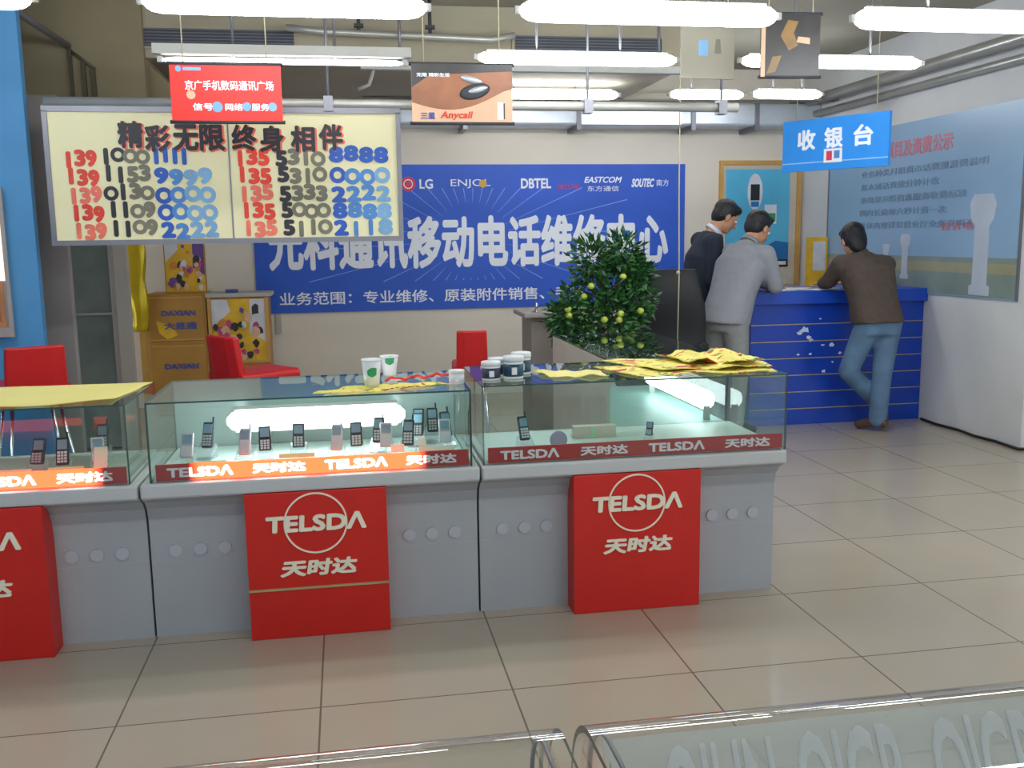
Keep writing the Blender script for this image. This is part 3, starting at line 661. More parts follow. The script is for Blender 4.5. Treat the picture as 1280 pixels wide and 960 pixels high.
def card(x, y, wd, ht, label, m_, rz=0, group='price cards in the showcases'):
    t = thing('price_card', label, 'card', (x, y, ZD), rz, group)
    MB().prism([(0.0, 0), (0.003, 0), (0.003+ht*0.4, ht), (ht*0.4, ht)], 'x', -wd/2, wd/2).build('card', m_, t)
    MB().prism([(0.006, 0), (ht*0.5, 0), (ht*0.42, ht*0.6)], 'x', -0.004, 0.004).build('prop', M_acr, t)
for i, (x, y, wd, ht, m_, l) in enumerate(((-0.52, 3.54, 0.14, 0.035, M_green_card, 'wide pale green price card at the left front of the middle case'), (-0.20, 3.55, 0.13, 0.045, M_green_card, 'wide pale green price card left of centre in the middle case'),
        (0.32, 3.55, 0.13, 0.045, M_card, 'pale price card at the right front of the middle case'), (0.17, 3.54, 0.05, 0.06, M_card, 'small upright price card right of centre in the middle case'),
        (0.265, 3.57, 0.03, 0.07, M_card, 'narrow upright price card right of the black phone in the middle case'), (-0.30, 3.55, 0.06, 0.03, M_redseat, 'small red price card left of centre in the middle case'),
        (0.10, 3.55, 0.06, 0.03, M_redseat, 'small red price card right of centre in the middle case'), (-1.0, 3.54, 0.12, 0.04, M_green_card, 'wide green price card in the front of the left case'),
        (-1.2, 3.56, 0.16, 0.035, M_card, 'long pale price card at the left end of the left case'), (-0.885, 3.545, 0.045, 0.10, M_card, 'tall white price card at the right end of the left case'))):
    card(x, y, wd, ht, l, m_)
tag(MB().disc((0, 0, 0.035), 0.035, 0.006).box((-0.02, -0.01, 0), (0.02, 0.012, 0.004)).build('round_card', mat('lilac_card', 'a79fb4', 0.5), loc=(0.80, 3.62, ZD)), 'round lilac card standing in the right end case', 'card')
tag(MB().box((-0.09, -0.02, 0), (0.09, 0.02, 0.05)).box((-0.02, -0.024, 0.005), (0.0, -0.02, 0.045), 1).build('reflection_block', [M_beige, M_green_card], loc=(0.99, 3.80, ZD), bevel=0.004), 'low beige box with green stripe at the back of the right end case', 'box')  # this block stands in for a yellowish reflection inside the case

# ------------------------------------------------------------------ things on the showcases
def sheet(name, label, cat, corners, amp, seed, m_, nx=36, ny=14, curl=0.0, group=None, z=0.886, thick=0.003, freq=6):
    c = [Vector((x, y, 0)) for x, y in corners]; o0 = sum(c, Vector())/4
    mb = MB(); top = []
    for j in range(ny+1):
        for i in range(nx+1):
            u, v = i/nx, j/ny
            p = (c[0]*(1-u)+c[1]*u)*(1-v)+(c[3]*(1-u)+c[2]*u)*v-o0
            n1 = mnoise.noise(Vector((u*freq*0.6+seed, v*3+seed*2, seed)))
            edge = mnoise.noise(Vector((u*5+seed*3, v*5, seed+9)))*0.02 if amp > 0.012 else 0.0
            h = amp*max(0, 0.6+n1*1.1)+0.0015
            if amp > 0.012: h += amp*0.7*max(0, mnoise.noise(Vector((u*freq*1.9-seed, v*6, 3.1))))
            if curl: h += curl*max(0, 0.16-v)/0.16*(0.6+0.4*math.sin(u*7))
            top.append((p.x+edge, p.y+edge*0.7, h))
    W_ = nx+1; vs = top+[(x, y, max(0.0, h-thick)) for x, y, h in top]; N = len(top); fs = []
    for j in range(ny):
        for i in range(nx):
            a = j*W_+i; q = (a, a+1, a+W_+1, a+W_); fs.append(q); fs.append(tuple(N+k for k in reversed(q)))
    for i in range(nx):
        a = i; fs.append((a, N+a, N+a+1, a+1)); a = ny*W_+i; fs.append((a+1, N+a+1, N+a, a))
    for j in range(ny):
        a = j*W_; fs.append((a+W_, N+a+W_, N+a, a)); a = j*W_+nx; fs.append((a, N+a, N+a+W_, a+W_))
    mb.raw(vs, fs, 0, True)
    return tag(mb.build(name, m_, loc=(o0.x, o0.y, z)), label, cat, group)
sheet('yellow_paper', 'plain yellow paper sheet lying flat on the left showcase', 'paper', [(-1.60, 3.46), (-0.83, 3.49), (-0.765, 3.96), (-1.60, 3.985)], 0.004, 3, M_yplain, curl=0.012, z=0.884)
sheet('yellow_poster', 'yellow printed poster lying at the front of the middle showcase', 'poster', [(-0.13, 3.47), (0.10, 3.455), (0.40, 3.62), (0.02, 3.62)], 0.012, 5, M_ysheet, z=0.885)
sheet('yellow_paper', 'small folded yellow paper on the right end showcase beside the jars', 'paper', [(0.77, 3.56), (0.985, 3.55), (0.975, 3.68), (0.72, 3.74)], 0.012, 8, M_yplain, z=0.898)
sheet('yellow_poster', 'bottom yellow printed poster of the crumpled pile at the counter corner', 'poster', [(1.09, 3.50), (1.655, 3.51), (1.655, 3.86), (0.99, 3.80)], 0.009, 11, M_ysheet, z=0.898, group='crumpled posters at the counter corner')
sheet('yellow_poster', 'middle yellow printed poster of the crumpled pile at the counter corner', 'poster', [(1.20, 3.57), (1.66, 3.56), (1.64, 3.93), (1.05, 3.90)], 0.012, 17, M_ysheet, z=0.908, group='crumpled posters at the counter corner')
sheet('yellow_poster', 'top bulging yellow poster of the crumpled pile at the counter corner', 'poster', [(1.34, 3.62), (1.64, 3.60), (1.60, 3.96), (1.30, 3.95)], 0.022, 23, M_ysheet, z=0.918, group='crumpled posters at the counter corner')
m = MB(); pts = []
for i in range(40):
    u = i/39; pts.append((-0.13+0.27*u, 0.05*math.sin(u*19)*0.6+0.10*u-0.05, 0.010+0.006*abs(math.sin(u*23))))
m.tube(pts, 0.006, n=8); tag(m.build('lanyard', M_inkr, loc=(0.27, 3.72, 0.889)), 'red lanyard cord heaped behind the yellow poster on the middle showcase', 'lanyard')
def paper_cup(loc, label, h=0.105, logo=True):
    t = thing('paper_cup', label, 'cup', loc, 0, None)
    MB().lathe([(0.0, 0.002), (0.026, 0.0), (0.036, h), (0.034, h), (0.025, 0.006), (0.0, 0.006)], n=28).build('cup', M_lid, t)
    MB().lathe([(0.036, h-0.003), (0.039, h), (0.037, h+0.004), (0.034, h)], n=28).build('rim', M_lid, t)
    if logo:
        m = MB(); n = 8
        for i in range(n):
            a0 = -PI/2-0.55+1.1*i/n; a1 = a0+1.1/n
            def P(a, z): r = 0.0268+(0.036-0.026)*z/h; return (r*math.cos(a), r*math.sin(a), z)
            c0 = 0.5+0.5*math.sin(PI*i/n); c1 = 0.5+0.5*math.sin(PI*(i+1)/n); zc = 0.062
            m.raw([P(a0, zc-0.018*c0), P(a1, zc-0.018*c1), P(a1, zc+0.014*c1+0.008*i/n), P(a0, zc+0.014*c0+0.008*i/n)], [(0, 1, 2, 3)])
        m.build('leaf_emblem', M_green, t)
    return t
paper_cup((0.085, 3.56+0.03, 0.886), 'white paper cup with green leaf emblem, nearer of the two on middle showcase')
paper_cup((0.165, 3.93, 0.886), 'white paper cup with green emblem, farther of the two on middle showcase', 0.075)
def jar(loc, label, h, r, label_mat, grp):
    t = thing('lidded_jar', label, 'jar', loc, R(10), grp)
    MB().lathe([(0, 0), (r*0.96, 0), (r, 0.004), (r, h*0.74), (r*0.9, h*0.78), (0, h*0.78)], n=26).build('jar_body', M_lid, t)
    MB().lathe([(r*1.012, h*0.10), (r*1.012, h*0.66)], n=26).build('jar_label', label_mat, t)
    MB().lathe([(0, h*0.76), (r*1.05, h*0.76), (r*1.05, h*0.97), (r*0.98, h), (0, h)], n=26).build('lid', M_lid, t)
    MB().box((-r*0.5, -r*1.05, h*0.2), (0.0, -r*0.85, h*0.52)).build('label_mark', M_paper, t)
jar((0.405, 3.62, 0.886), 'small plain white jar beside the seam on the middle showcase', 0.052, 0.029, M_lid, None)
zj = 0.899
jar((0.535, 3.60, zj), 'white lidded jar with dark label, front left of the four jars', 0.07, 0.036, M_jarl, 'lidded jars on the right end showcase')
jar((0.575, 3.70, zj), 'white lidded jar with dark label, back left of the four jars', 0.07, 0.036, M_jarl, 'lidded jars on the right end showcase')
jar((0.625, 3.62, zj), 'white lidded jar with green blue label, front right of the four jars', 0.085, 0.039, mat('jar_label_green', '2c4f66', 0.4, noise=0.3), 'lidded jars on the right end showcase')
jar((0.675, 3.73, zj), 'white lidded jar with green blue label, back right of the four jars', 0.085, 0.039, MATS['jar_label_green'], 'lidded jars on the right end showcase')

# ------------------------------------------------------------------ red stools
def stool():
    t = thing('counter_stool', 'red low-backed stool on chrome legs beside the blue column', 'stool', (0, 0, 0), 0, 'red counter stools')
    MB().prism([(-0.17, 0.66), (-0.15, 0.64), (0.15, 0.64), (0.17, 0.66), (0.17, 0.72), (0.15, 0.735), (-0.15, 0.735), (-0.17, 0.72)], 'y', -0.19, 0.17).build('seat', M_redseat, t, bevel=0.012)
    rings = []
    for k in range(7):
        v = k/6; z = 0.66+0.275*v; hw_ = 0.148-0.012*v; yy = 0.145+0.035*v
        rings.append([Vector(p) for p in ((-hw_, yy-0.02, z), (-hw_*0.5, yy-0.008, z), (hw_*0.5, yy-0.008, z), (hw_, yy-0.02, z), (hw_, yy+0.02, z), (hw_*0.5, yy+0.034, z), (-hw_*0.5, yy+0.034, z), (-hw_, yy+0.02, z))])
    MB().loft(rings, smooth=False).build('backrest', M_redseat, t, bevel=0.01)
    for sx in (-1, 1):
        for sy in (-1, 1): MB().tube([(sx*0.11, sy*0.11, 0.645), (sx*0.19, sy*0.19, 0.012), (sx*0.19, sy*0.19, 0.0)], 0.011).build('leg', M_metal, t)
    pts = [(0.172*math.cos(a)*1.0, 0.172*math.sin(a), 0.25) for a in [2*PI*k/28 for k in range(29)]]
    MB().tube([(-0.158, -0.158, 0.25), (0.158, -0.158, 0.25), (0.158, 0.158, 0.25), (-0.158, 0.158, 0.25), (-0.158, -0.158, 0.25)], 0.008).build('footrest', M_metal, t)
    return t
s0 = stool(); s0.location = (-1.615, 5.25, 0); s0.rotation_euler.z = R(-152)
copy_thing(s0, (-0.52, 5.45, 0), R(128), 'red low-backed stool in front of the gold poster stand')
s3 = copy_thing(s0, (0.70, 5.5, 0), R(176), 'red low-backed stool in front of the blue banner near taupe podium')
s3.scale = (0.62, 0.8, 0.985)
rb = thing('storage_box', 'low red storage box with light blue band behind the left showcase', 'box', (-1.42, 4.75, 0))
MB().box((-0.36, -0.15, 0), (0.36, 0.15, 0.42)).build('box', M_redseat, rb, bevel=0.01)
MB().box((-0.34, -0.156, 0.22), (0.25, -0.15, 0.27)).build('band', M_bluecol, rb)

# ------------------------------------------------------------------ left corner: light box and gold stands
t = thing('light_box', 'glowing framed poster light box on the blue column at left edge', 'light box', (-1.945, 5.6, 0.945))
MB().box((-0.24, -0.05, 0.03), (0.17, -0.001, 0.77)).build('box', M_gray, t)
MB().box((-0.22, -0.056, 0.30), (0.165, -0.05, 0.75)).build('lit_face', M_lightbox, t)
MB().box((-0.22, -0.056, 0.05), (0.15, -0.05, 0.30)).patch([(-0.2, 0.08), (-0.05, 0.07), (0.02, 0.2), (-0.1, 0.27)], -0.056, 1).patch([(0.05, 0.1), (0.13, 0.08), (0.12, 0.22), (0.06, 0.2)], -0.056, 2).build('picture', [M_boxlow, M_picl, M_pic], t)
MB().box((-0.25, -0.062, 0.75), (0.185, -0.045, 0.79)).box((-0.25, -0.062, 0.0), (0.185, -0.045, 0.05)).box((0.165, -0.062, 0.05), (0.185, -0.045, 0.75)).box((-0.25, -0.062, 0.05), (-0.22, -0.045, 0.75)).build('frame', M_gray, t)

def cartoon(m, x0, x1, z0, z1, y, seed):
    """plain colour patches, no character"""
    rng = random.Random(seed); wd, ht = x1-x0, z1-z0
    m.box((x0, y-0.003, z0), (x1, y, z1), 0)
    m.patch([(x0, z1-0.004), (x0, z0+ht*0.55), (x0+wd*0.35, z0+ht*0.8), (x0+wd*0.3, z1-0.004)], y-0.003, 4, 0.0006)
    m.patch([(x1-wd*0.28, z1-0.004), (x1-wd*0.3, z0+ht*0.45), (x1, z0+ht*0.3), (x1, z1-0.004)], y-0.003, 1 if seed == 4 else 4, 0.0006)
    for k in range(34):
        mi = rng.choice([1, 2, 3, 3, 4, 5, 7, 2, 7]); r = rng.uniform(0.05, 0.11)*wd
        cx_ = rng.uniform(x0+r, x1-r); cz_ = z0+ht*rng.uniform(0.06, 0.62) if k > 3 else z0+ht*rng.uniform(0.5, 0.85)
        n = 9; pts = [(cx_+r*rng.uniform(0.6, 1.1)*math.cos(2*PI*i/n), min(z1-0.002, max(z0+0.002, cz_+r*rng.uniform(0.7, 1.3)*math.sin(2*PI*i/n)))) for i in range(n)]
        m.patch(pts, y-0.0037-0.0004*k, mi, 0.0004)
PM = [M_yel, M_pur, M_pink, M_skinp, M_whitep, M_org, M_gold, M_picd]
t = thing('display_cabinet', 'tall gold display cabinet with blue lettering left of poster stand', 'cabinet', (-1.35, 8.3, 0))
MB().box((-0.27, 0, 0), (0.21, 0.42, 1.02)).build('body', M_gold, t, bevel=0.012)
MB().box((-0.335, 0.03, 0), (-0.271, 0.42, 0.95)).build('side_board', M_goldd, t)
for z0, z1 in ((0.63, 1.0), (0.10, 0.60)):
    d = MB().box((-0.25, -0.012, z0), (0.19, 0.0, z1)).build('door', M_gold, t, bevel=0.006)
    MB().box((-0.24, -0.017, z1-0.015), (0.18, -0.012, z1-0.005)).box((-0.24, -0.017, z0+0.005), (0.18, -0.012, z0+0.015)).build('edge', M_goldd, d)
m = MB().text('DAXIAN', (-0.01, -0.013, 0.86), 0.27, 0.045, 0, bold=0.04).text('大显通', (0.0, -0.013, 0.755), 0.26, 0.06, 0, bold=0.03)
m.text('DAXIAN', (-0.01, -0.013, 0.42), 0.27, 0.045, 0, bold=0.04)
m.patch([(-0.19, 0.80), (-0.08, 0.76), (-0.02, 0.68), (-0.11, 0.645), (-0.17, 0.70)], -0.0125, 1, 0.001)
m.build('lettering', [M_blup, M_yel], t)
t = thing('cartoon_poster', 'yellow and purple picture board standing on the gold cabinet', 'poster', (-1.31, 8.42, 1.02))
m = MB(); m.box((-0.16, 0, 0), (0.17, 0.02, 0.46), 6); cartoon(m, -0.15, 0.16, 0.01, 0.45, 0.0, 4); m.build('picture_board', PM, t)
m = MB(); rings = []
for k in range(15):
    v = k/14; z = 0.72+0.78*v; a = 0.012*math.sin(v*9)
    rings.append([Vector((-1.665+a+0.08*math.cos(2*PI*i/14)*(0.7+0.4*v)*(1+0.3*math.sin(3*2*PI*i/14+v*5)), 8.24+0.02*math.sin(2*PI*i/14), z)) for i in range(14)])
m.loft(rings); tag(m.build('foil_drape', M_yelfoil), 'crinkled yellow foil drape hanging left of the gold cabinet', 'drape')
t = thing('poster_stand', 'gold framed poster stand with grey top shelf right of gold cabinet', 'poster stand', (-0.88, 8.3, 0))
MB().box((-0.25, 0, 0), (0.24, 0.3, 0.98)).build('body', M_gold, t, bevel=0.01)
MB().box((-0.26, -0.03, 0.98), (0.27, 0.31, 1.015)).build('top_shelf', M_pale, t, bevel=0.006)
m = MB(); cartoon(m, -0.22, 0.21, 0.45, 0.965, 0.0, 9); m.build('picture', PM, t)
m = MB().box((-0.25, -0.012, 0.43), (-0.222, 0, 0.978)).box((0.212, -0.012, 0.43), (0.24, 0, 0.978)).box((-0.222, -0.012, 0.43), (0.212, 0, 0.45)); m.build('picture_frame', M_goldd, t)
tag(MB().box((-0.05, -0.02, 0), (0.05, 0.02, 0.03)).build('label_block', M_blup, loc=(-0.93, 8.32, 1.015), bevel=0.006), 'small blue block lying on the poster stand shelf', 'block')
MBw = MB().box((-0.62, 8.785, 0.62), (-0.57, 8.8, 1.5)); struct(MBw.build('trim_10', M_pale))

# ------------------------------------------------------------------ podium, plant, chair
t = thing('podium', 'taupe podium with overhanging grey top behind the plant', 'podium', (1.24, 5.95, 0))
MB().box((-0.10, -0.03, 0.0), (0.09, 0.3, 0.935)).build('body', M_wood, t, bevel=0.006)
MB().box((0.09, -0.02, 0.0), (0.17, 0.3, 0.93)).build('side_panel', M_dark, t)
MB().box((-0.15, -0.07, 0.935), (0.2, 0.34, 0.968)).build('top', M_gray, t, bevel=0.008)
MB().tube([(-0.06, 0.0, 0.968), (-0.06, 0.0, 0.975)], 0.03, n=14).tube([(-0.06, 0.0, 0.97), (-0.06, 0.0, 1.03)], [0.012, 0.008]).build('knob', M_metal, t)

t = thing('kumquat_tree', 'bushy potted fruit tree with yellow green fruit behind side showcase', 'plant', (1.50, 5.55, 0))
MB().lathe([(0, 0), (0.13, 0), (0.15, 0.02), (0.19, 0.30), (0.20, 0.34), (0.18, 0.34), (0.17, 0.29), (0, 0.29)], n=28).build('pot', M_pot, t)
MB().lathe([(0, 0.291), (0.172, 0.291), (0.172, 0.31), (0, 0.315)], n=24).build('soil', M_soil, t)
m = MB().tube([(0, 0, 0.29), (0.015, 0.0, 0.6), (-0.01, 0.01, 0.9), (0.0, 0.0, 1.25)], [0.022, 0.018, 0.014, 0.006])
for k in range(14):
    a = k*2.4; z = 0.75+0.035*k; m.tube([(0, 0, z), (0.12*math.cos(a), 0.12*math.sin(a), z+0.05), (0.2*math.cos(a), 0.2*math.sin(a), z+0.09)], [0.007, 0.005, 0.002], n=6)
m.build('trunk', M_bark, t)
rng = random.Random(5); m = MB()
lobes = [((-0.17, -0.02, 0.98), 0.17), ((0.13, 0.0, 0.98), 0.18), ((0.0, -0.05, 0.95), 0.2), ((-0.04, 0, 1.13), 0.17), ((0.12, 0.02, 1.17), 0.16), ((-0.06, 0, 1.30), 0.13), ((0.12, 0, 1.33), 0.12), ((0.2, 0.0, 1.22), 0.10), ((-0.22, 0, 0.94), 0.12), ((0.2, 0.02, 1.05), 0.13), ((0.0, 0, 0.84), 0.22)]
NL = 2900
for k in range(NL):
    c, r = lobes[k % len(lobes)]
    d = Vector((rng.gauss(0, 1), rng.gauss(0, 1), rng.gauss(0, 1))).normalized()
    p = Vector(c)+d*r*rng.uniform(0.35, 1.03)
    out = (d+Vector((rng.uniform(-.6, .6), rng.uniform(-.6, .6), rng.uniform(-.5, .3)))).normalized()
    side = out.cross(Vector((rng.uniform(-1, 1), rng.uniform(-1, 1), 1))).normalized(); nn = out.cross(side)
    L_ = rng.uniform(0.045, 0.07); w_ = L_*0.24
    vs = [p, p+out*L_*0.4+side*w_, p+out*L_*0.45-nn*w_*0.35, p+out*L_*0.4-side*w_, p+out*L_]
    m.raw(vs, [(0, 2, 1), (0, 3, 2), (1, 2, 4), (2, 3, 4)])
m.build('foliage', M_leaf, t, recalc=False)
fr = [(-0.24, 1.02), (-0.235, 0.985), (-0.04, 0.96), (0.06, 0.99), (0.05, 0.955), (-0.14, 1.09), (0.1, 0.85), (0.13, 0.83), (0.14, 0.865), (0.03, 0.80), (-0.19, 0.80), (-0.17, 0.78), (0.09, 1.2), (-0.1, 1.15), (0.19, 1.0)]
f0 = None
for x, z in fr:
    yy = -0.2 if z < 1.05 else -0.15
    if f0 is None: f0 = MB().ball((0, 0, 0), (0.021, 0.021, 0.019), seg=12).build('fruit', M_fruit, t); f = f0
    else: f = f0.copy(); COL.objects.link(f); f.parent = t
    f.location = (x, yy+abs(x)*0.3, z)

t = thing('office_chair', 'black leather office chair between the plant and man in navy', 'chair', (2.08, 6.25, 0), R(-25))
rings = []
for k in range(9):
    v = k/8; z = 0.52+0.68*v; hw_ = 0.30*(1-0.25*max(0, v-0.6)/0.4); yy = 0.22+0.10*v+0.03*math.sin(v*6)
    rings.append([Vector((hw_*math.cos(2*PI*i/16), yy+0.055*math.sin(2*PI*i/16), z)) for i in range(16)])
MB().loft(rings).build('backrest', M_black, t, bevel=0.01)
MB().box((-0.26, -0.26, 0.44), (0.26, 0.24, 0.54)).build('seat', M_black, t, bevel=0.03)
for sx in (-1, 1): MB().tube([(sx*0.27, 0.2, 0.5), (sx*0.3, 0.18, 0.68), (sx*0.3, -0.15, 0.70), (sx*0.27, -0.2, 0.5)], 0.025).build('armrest', M_black, t)
MB().tube([(0, 0, 0.07), (0, 0, 0.45)], 0.03).build('column', M_dark, t)
for k in range(5):
    a = 2*PI*k/5; l = MB().tube([(0, 0, 0.1), (0.28*math.cos(a), 0.28*math.sin(a), 0.06)], [0.03, 0.018]).build('leg', M_dark, t)
    MB().ball((0.28*math.cos(a), 0.28*math.sin(a), 0.028), 0.028, seg=10).build('castor', M_blackp, l)
t = thing('hanging_string', 'thin pale cord hanging down from the ceiling past the plant', 'cord', (1.985, 5.6, 0.78))
MB().tube([(0, 0, 0), (0.006, 0, 0.4), (0, 0, 0.9), (0, 0, 2.17)], 0.004, n=6).build('cord', M_cord, t); MB().ball((0.0, 0, 0.43), 0.012, seg=8).build('knot', M_cord, t)

# ------------------------------------------------------------------ blue desk
t = thing('reception_desk', 'worn bright blue service desk with gold grooves against the mural wall', 'desk', (3.65, 6.72, 0), R(0))
dx0, dx1 = -0.70, 0.695
MB().box((dx0, 0, 0), (dx1, 0.5, 0.93)).build('body', M_desk, t)
MB().box((dx0-0.04, -0.05, 0.915), (dx1+0.003, 0.55, 1.012)).build('worktop', M_desktop, t, bevel=0.006)
for k in range(6):
    z = 0.12+0.128*k; MB().box((dx0, -0.006, z), (dx1, 0.0, z+0.006)).build('groove_strip', M_groove, t)
rng = random.Random(3)
for x, z, r in ((-0.27, 0.72, 0.035), (-0.31, 0.70, 0.02), (-0.24, 0.665, 0.018), (-0.22, 0.64, 0.015), (-0.12, 0.60, 0.014), (-0.05, 0.60, 0.02), (-0.15, 0.80, 0.01), (-0.11, 0.40, 0.018), (-0.32, 0.535, 0.012), (-0.22, 0.535, 0.012), (0.02, 0.535, 0.012), (0.36, 0.42, 0.01), (0.33, 0.62, 0.012), (-0.04, 0.47, 0.01)):
    MB().patch([(x+r*rng.uniform(0.5, 1.5)*math.cos(2*PI*i/9), z+r*0.8*rng.uniform(0.4, 1.3)*math.sin(2*PI*i/9)) for i in range(9)], -0.0003, 0, 0.001).build('worn_patch', M_chip, t)
for i, (x, y, a, l) in enumerate(((-0.45, 0.12, 12, 'white paper sheet at the left end of the blue desk'), (-0.24, 0.18, -8, 'white paper sheet left of centre on the blue desk'), (-0.10, 0.10, 20, 'white paper sheet by the brown jacket on the blue desk'), (0.38, 0.15, 5, 'white paper sheet at the right end of the blue desk'))):
    tag(MB().box((-0.11, -0.09, 0), (0.11, 0.09, 0.006)).box((-0.10, -0.085, 0.006), (0.115, 0.08, 0.009)).build('paper_sheet', M_paper, loc=(3.65+x, 6.72+y, 1.0125), rz=R(a)), l, 'paper', 'papers on the blue desk')
t = thing('vase', 'dark slim vase at the right end of the blue desk', 'vase', (4.17, 7.1, 1.0125))
MB().lathe([(0, 0), (0.03, 0), (0.04, 0.05), (0.025, 0.12), (0.02, 0.17), (0.026, 0.19), (0.018, 0.188), (0, 0.18)], n=18).build('body', mat('olive_glaze', '56604e', 0.3), t)
# posters near the back corner
t = thing('wall_poster', 'aqua blue framed phone poster on the back wall near the corner', 'poster', (3.88, 8.8, 0.95))
MB().box((-0.36, -0.03, 0), (0.40, -0.001, 1.16)).build('backing', M_beige, t)
m = MB().box((-0.31, -0.034, 0.17), (0.33, -0.03, 1.09)); m.box((-0.31, -0.0355, 0.17), (0.33, -0.034, 0.24), 3)
m.patch([(0.02, 0.24), (0.33, 0.24), (0.33, 0.40), (0.2, 0.42), (0.08, 0.36)], -0.0345, 1)
m.prism([(-0.02+0.075*math.cos(2*PI*k/20), 0.88+0.17*math.sin(2*PI*k/20)) for k in range(20)], 'y', -0.037, -0.034, 2)
m.box((-0.065, -0.039, 0.80), (0.025, -0.037, 0.95), 3).box((-0.06, -0.0395, 0.74), (0.02, -0.037, 0.79), 1)
m.box((0.08, -0.038, 0.58), (0.20, -0.034, 0.76), 2).box((0.10, -0.039, 0.60), (0.19, -0.038, 0.68), 4)
m.box((0.05, -0.037, 0.19), (0.31, -0.0355, 0.225), 2)
m.build('print', [M_aqua, M_aqua2, M_whitep, M_blackp, M_green], t)
MB().box((-0.37, -0.045, 0), (-0.34, -0.001, 1.17)).box((0.40, -0.045, 0), (0.44, -0.001, 1.17)).box((-0.34, -0.045, 1.13), (0.40, -0.001, 1.17)).build('frame', M_goldd, t)
t = thing('picture_card', 'small yellow framed picture card at corner behind the man in brown', 'picture', (4.12, 8.2, 0))
MB().box((0.0, 0, 0.95), (0.2, 0.02, 1.40)).box((0.06, -0.002, 1.1), (0.18, 0, 1.36), 1).build('picture_card', [M_yel, M_whitep], t)
MB().box((0.08, 0.0, 0), (0.12, 0.03, 0.95)).box((0.0, -0.1, 0), (0.2, 0.15, 0.02)).build('post', M_gray, t)
# cable along the wall foot
pts = [(4.33, 6.66, 0.01), (4.31, 6.45, 0.01), (4.335, 6.2, 0.01), (4.31, 6.0, 0.01), (4.335, 5.8, 0.01), (4.32, 5.55, 0.01), (4.5, 5.50, 0.01), (4.8, 5.45, 0.01)]
tag(MB().tube(pts, 0.01, n=8).build('floor_cable', M_blackcord), 'dark cable lying along the foot of the white wall', 'cable')

# ------------------------------------------------------------------ curved showcases in the foreground
def curved(x0, x1, label, panel):
    t = thing('curved_showcase', label, 'showcase', ((x0+x1)/2, 0.60, 0), 0, 'curved glass showcases in the foreground'); hw = (x1-x0)/2
    pr = [(-0.05, 0.92), (0.305, 0.92)]
    for k in range(1, 15):
        a = PI/2*(1-k/14); pr.append((0.305+0.09*math.cos(a), 0.83+0.09*math.sin(a)))
    pr += [(0.397, 0.75), (0.40, 0.46)]
    th = 0.007; inner = []
    for i, p in enumerate(pr):
        q0 = Vector(pr[max(0, i-1)]); q1 = Vector(pr[min(len(pr)-1, i+1)]); d = (q1-q0).normalized(); inner.append((p[0]+d.y*th, p[1]-d.x*th))
    poly = pr+inner[::-1]
    n = len(poly); mb = MB(); vs = [(-hw, u, v) for u, v in poly]+[(hw, u, v) for u, v in poly]; k = len(pr)
    fs = [(i, (i+1) % n, n+(i+1) % n, n+i) for i in range(n)]
    mb.raw(vs, fs, 0, True)
    for i in range(k-1):
        for off in (0, n):
            q = (i+off, i+1+off, n-2-i+off, n-1-i+off); mb.raw([vs[j] for j in q], [(0, 1, 2, 3)], 1)
    mb.build('curved_glass', [M_fglass, M_glassedge], t)
    for s in (-1, 1):
        x = s*(hw-0.012)
        mb = MB(); vs = [(x-0.003, u, v) for u, v in inner]+[(x+0.003, u, v) for u, v in inner]; kk = len(inner)
        mb.raw([vs[i] for i in range(kk)]+[(x-0.003, -0.05, 0.46)], [tuple(range(kk+1))]); mb.build('end_pane', M_fglass, t)
        # slim edging along the end
        mb = MB(); e = [(u, v) for u, v in inner]
        mb.tube([(x-s*0.008, u, v-0.003) for u, v in e], 0.0025, n=8); mb.build('edge_trim', M_frame, t)
    MB().box((-hw, -0.05, 0), (hw, 0.40, 0.46)).build('base', M_base, t, bevel=0.008)
    MB().box((-hw+0.005, -0.049, 0.46), (hw-0.005, -0.040, 0.90)).build('rear_door', M_glassp, t)
    if panel:
        y0, z0 = 0.335, 0.897
        def FP(u0, v0): return lambda u, v, d: (u0+u, y0-(0.5*(v0-v))-d*0.866, z0-0.866*(v0-v)+d*0.5)
        F = FP(0, 0)
        # sloping translucent panel inside the case, carries the letters
        cs = [(-hw+0.02, 0.0), (hw-0.03, 0.0), (hw-0.03, -0.20), (-hw+0.02, -0.20)]
        vs = [F(u, v, 0) for u, v in cs]+[F(u, v, -0.004) for u, v in cs]
        p = MB(); p.raw(vs, [(0, 1, 2, 3), (7, 6, 5, 4), (0, 4, 5, 1), (1, 5, 6, 2), (2, 6, 7, 3), (3, 7, 4, 0)]); p = p.build('letter_panel', M_panelg, t)
        m = MB()
        for i, (s, uc, wd) in enumerate((('OIUN', 0.377, 0.125), ('OIGB', 0.527, 0.125), ('OIGB', 0.69, 0.13), ('OIGB', 0.85, 0.13), ('OIGB', 1.01, 0.13))):
            m.text(s, None, wd, 0.12, 0, FP(uc-(x0+x1)/2, 0.072), 0.02, depth=0.001)
        m.build('lettering', M_frostlet, p)
    return t
curved(-1.02, 0.205, 'curved glass showcase at the bottom left of the foreground', False)
curved(0.232, 1.46, 'curved glass showcase with frosted letters at the bottom right', True)

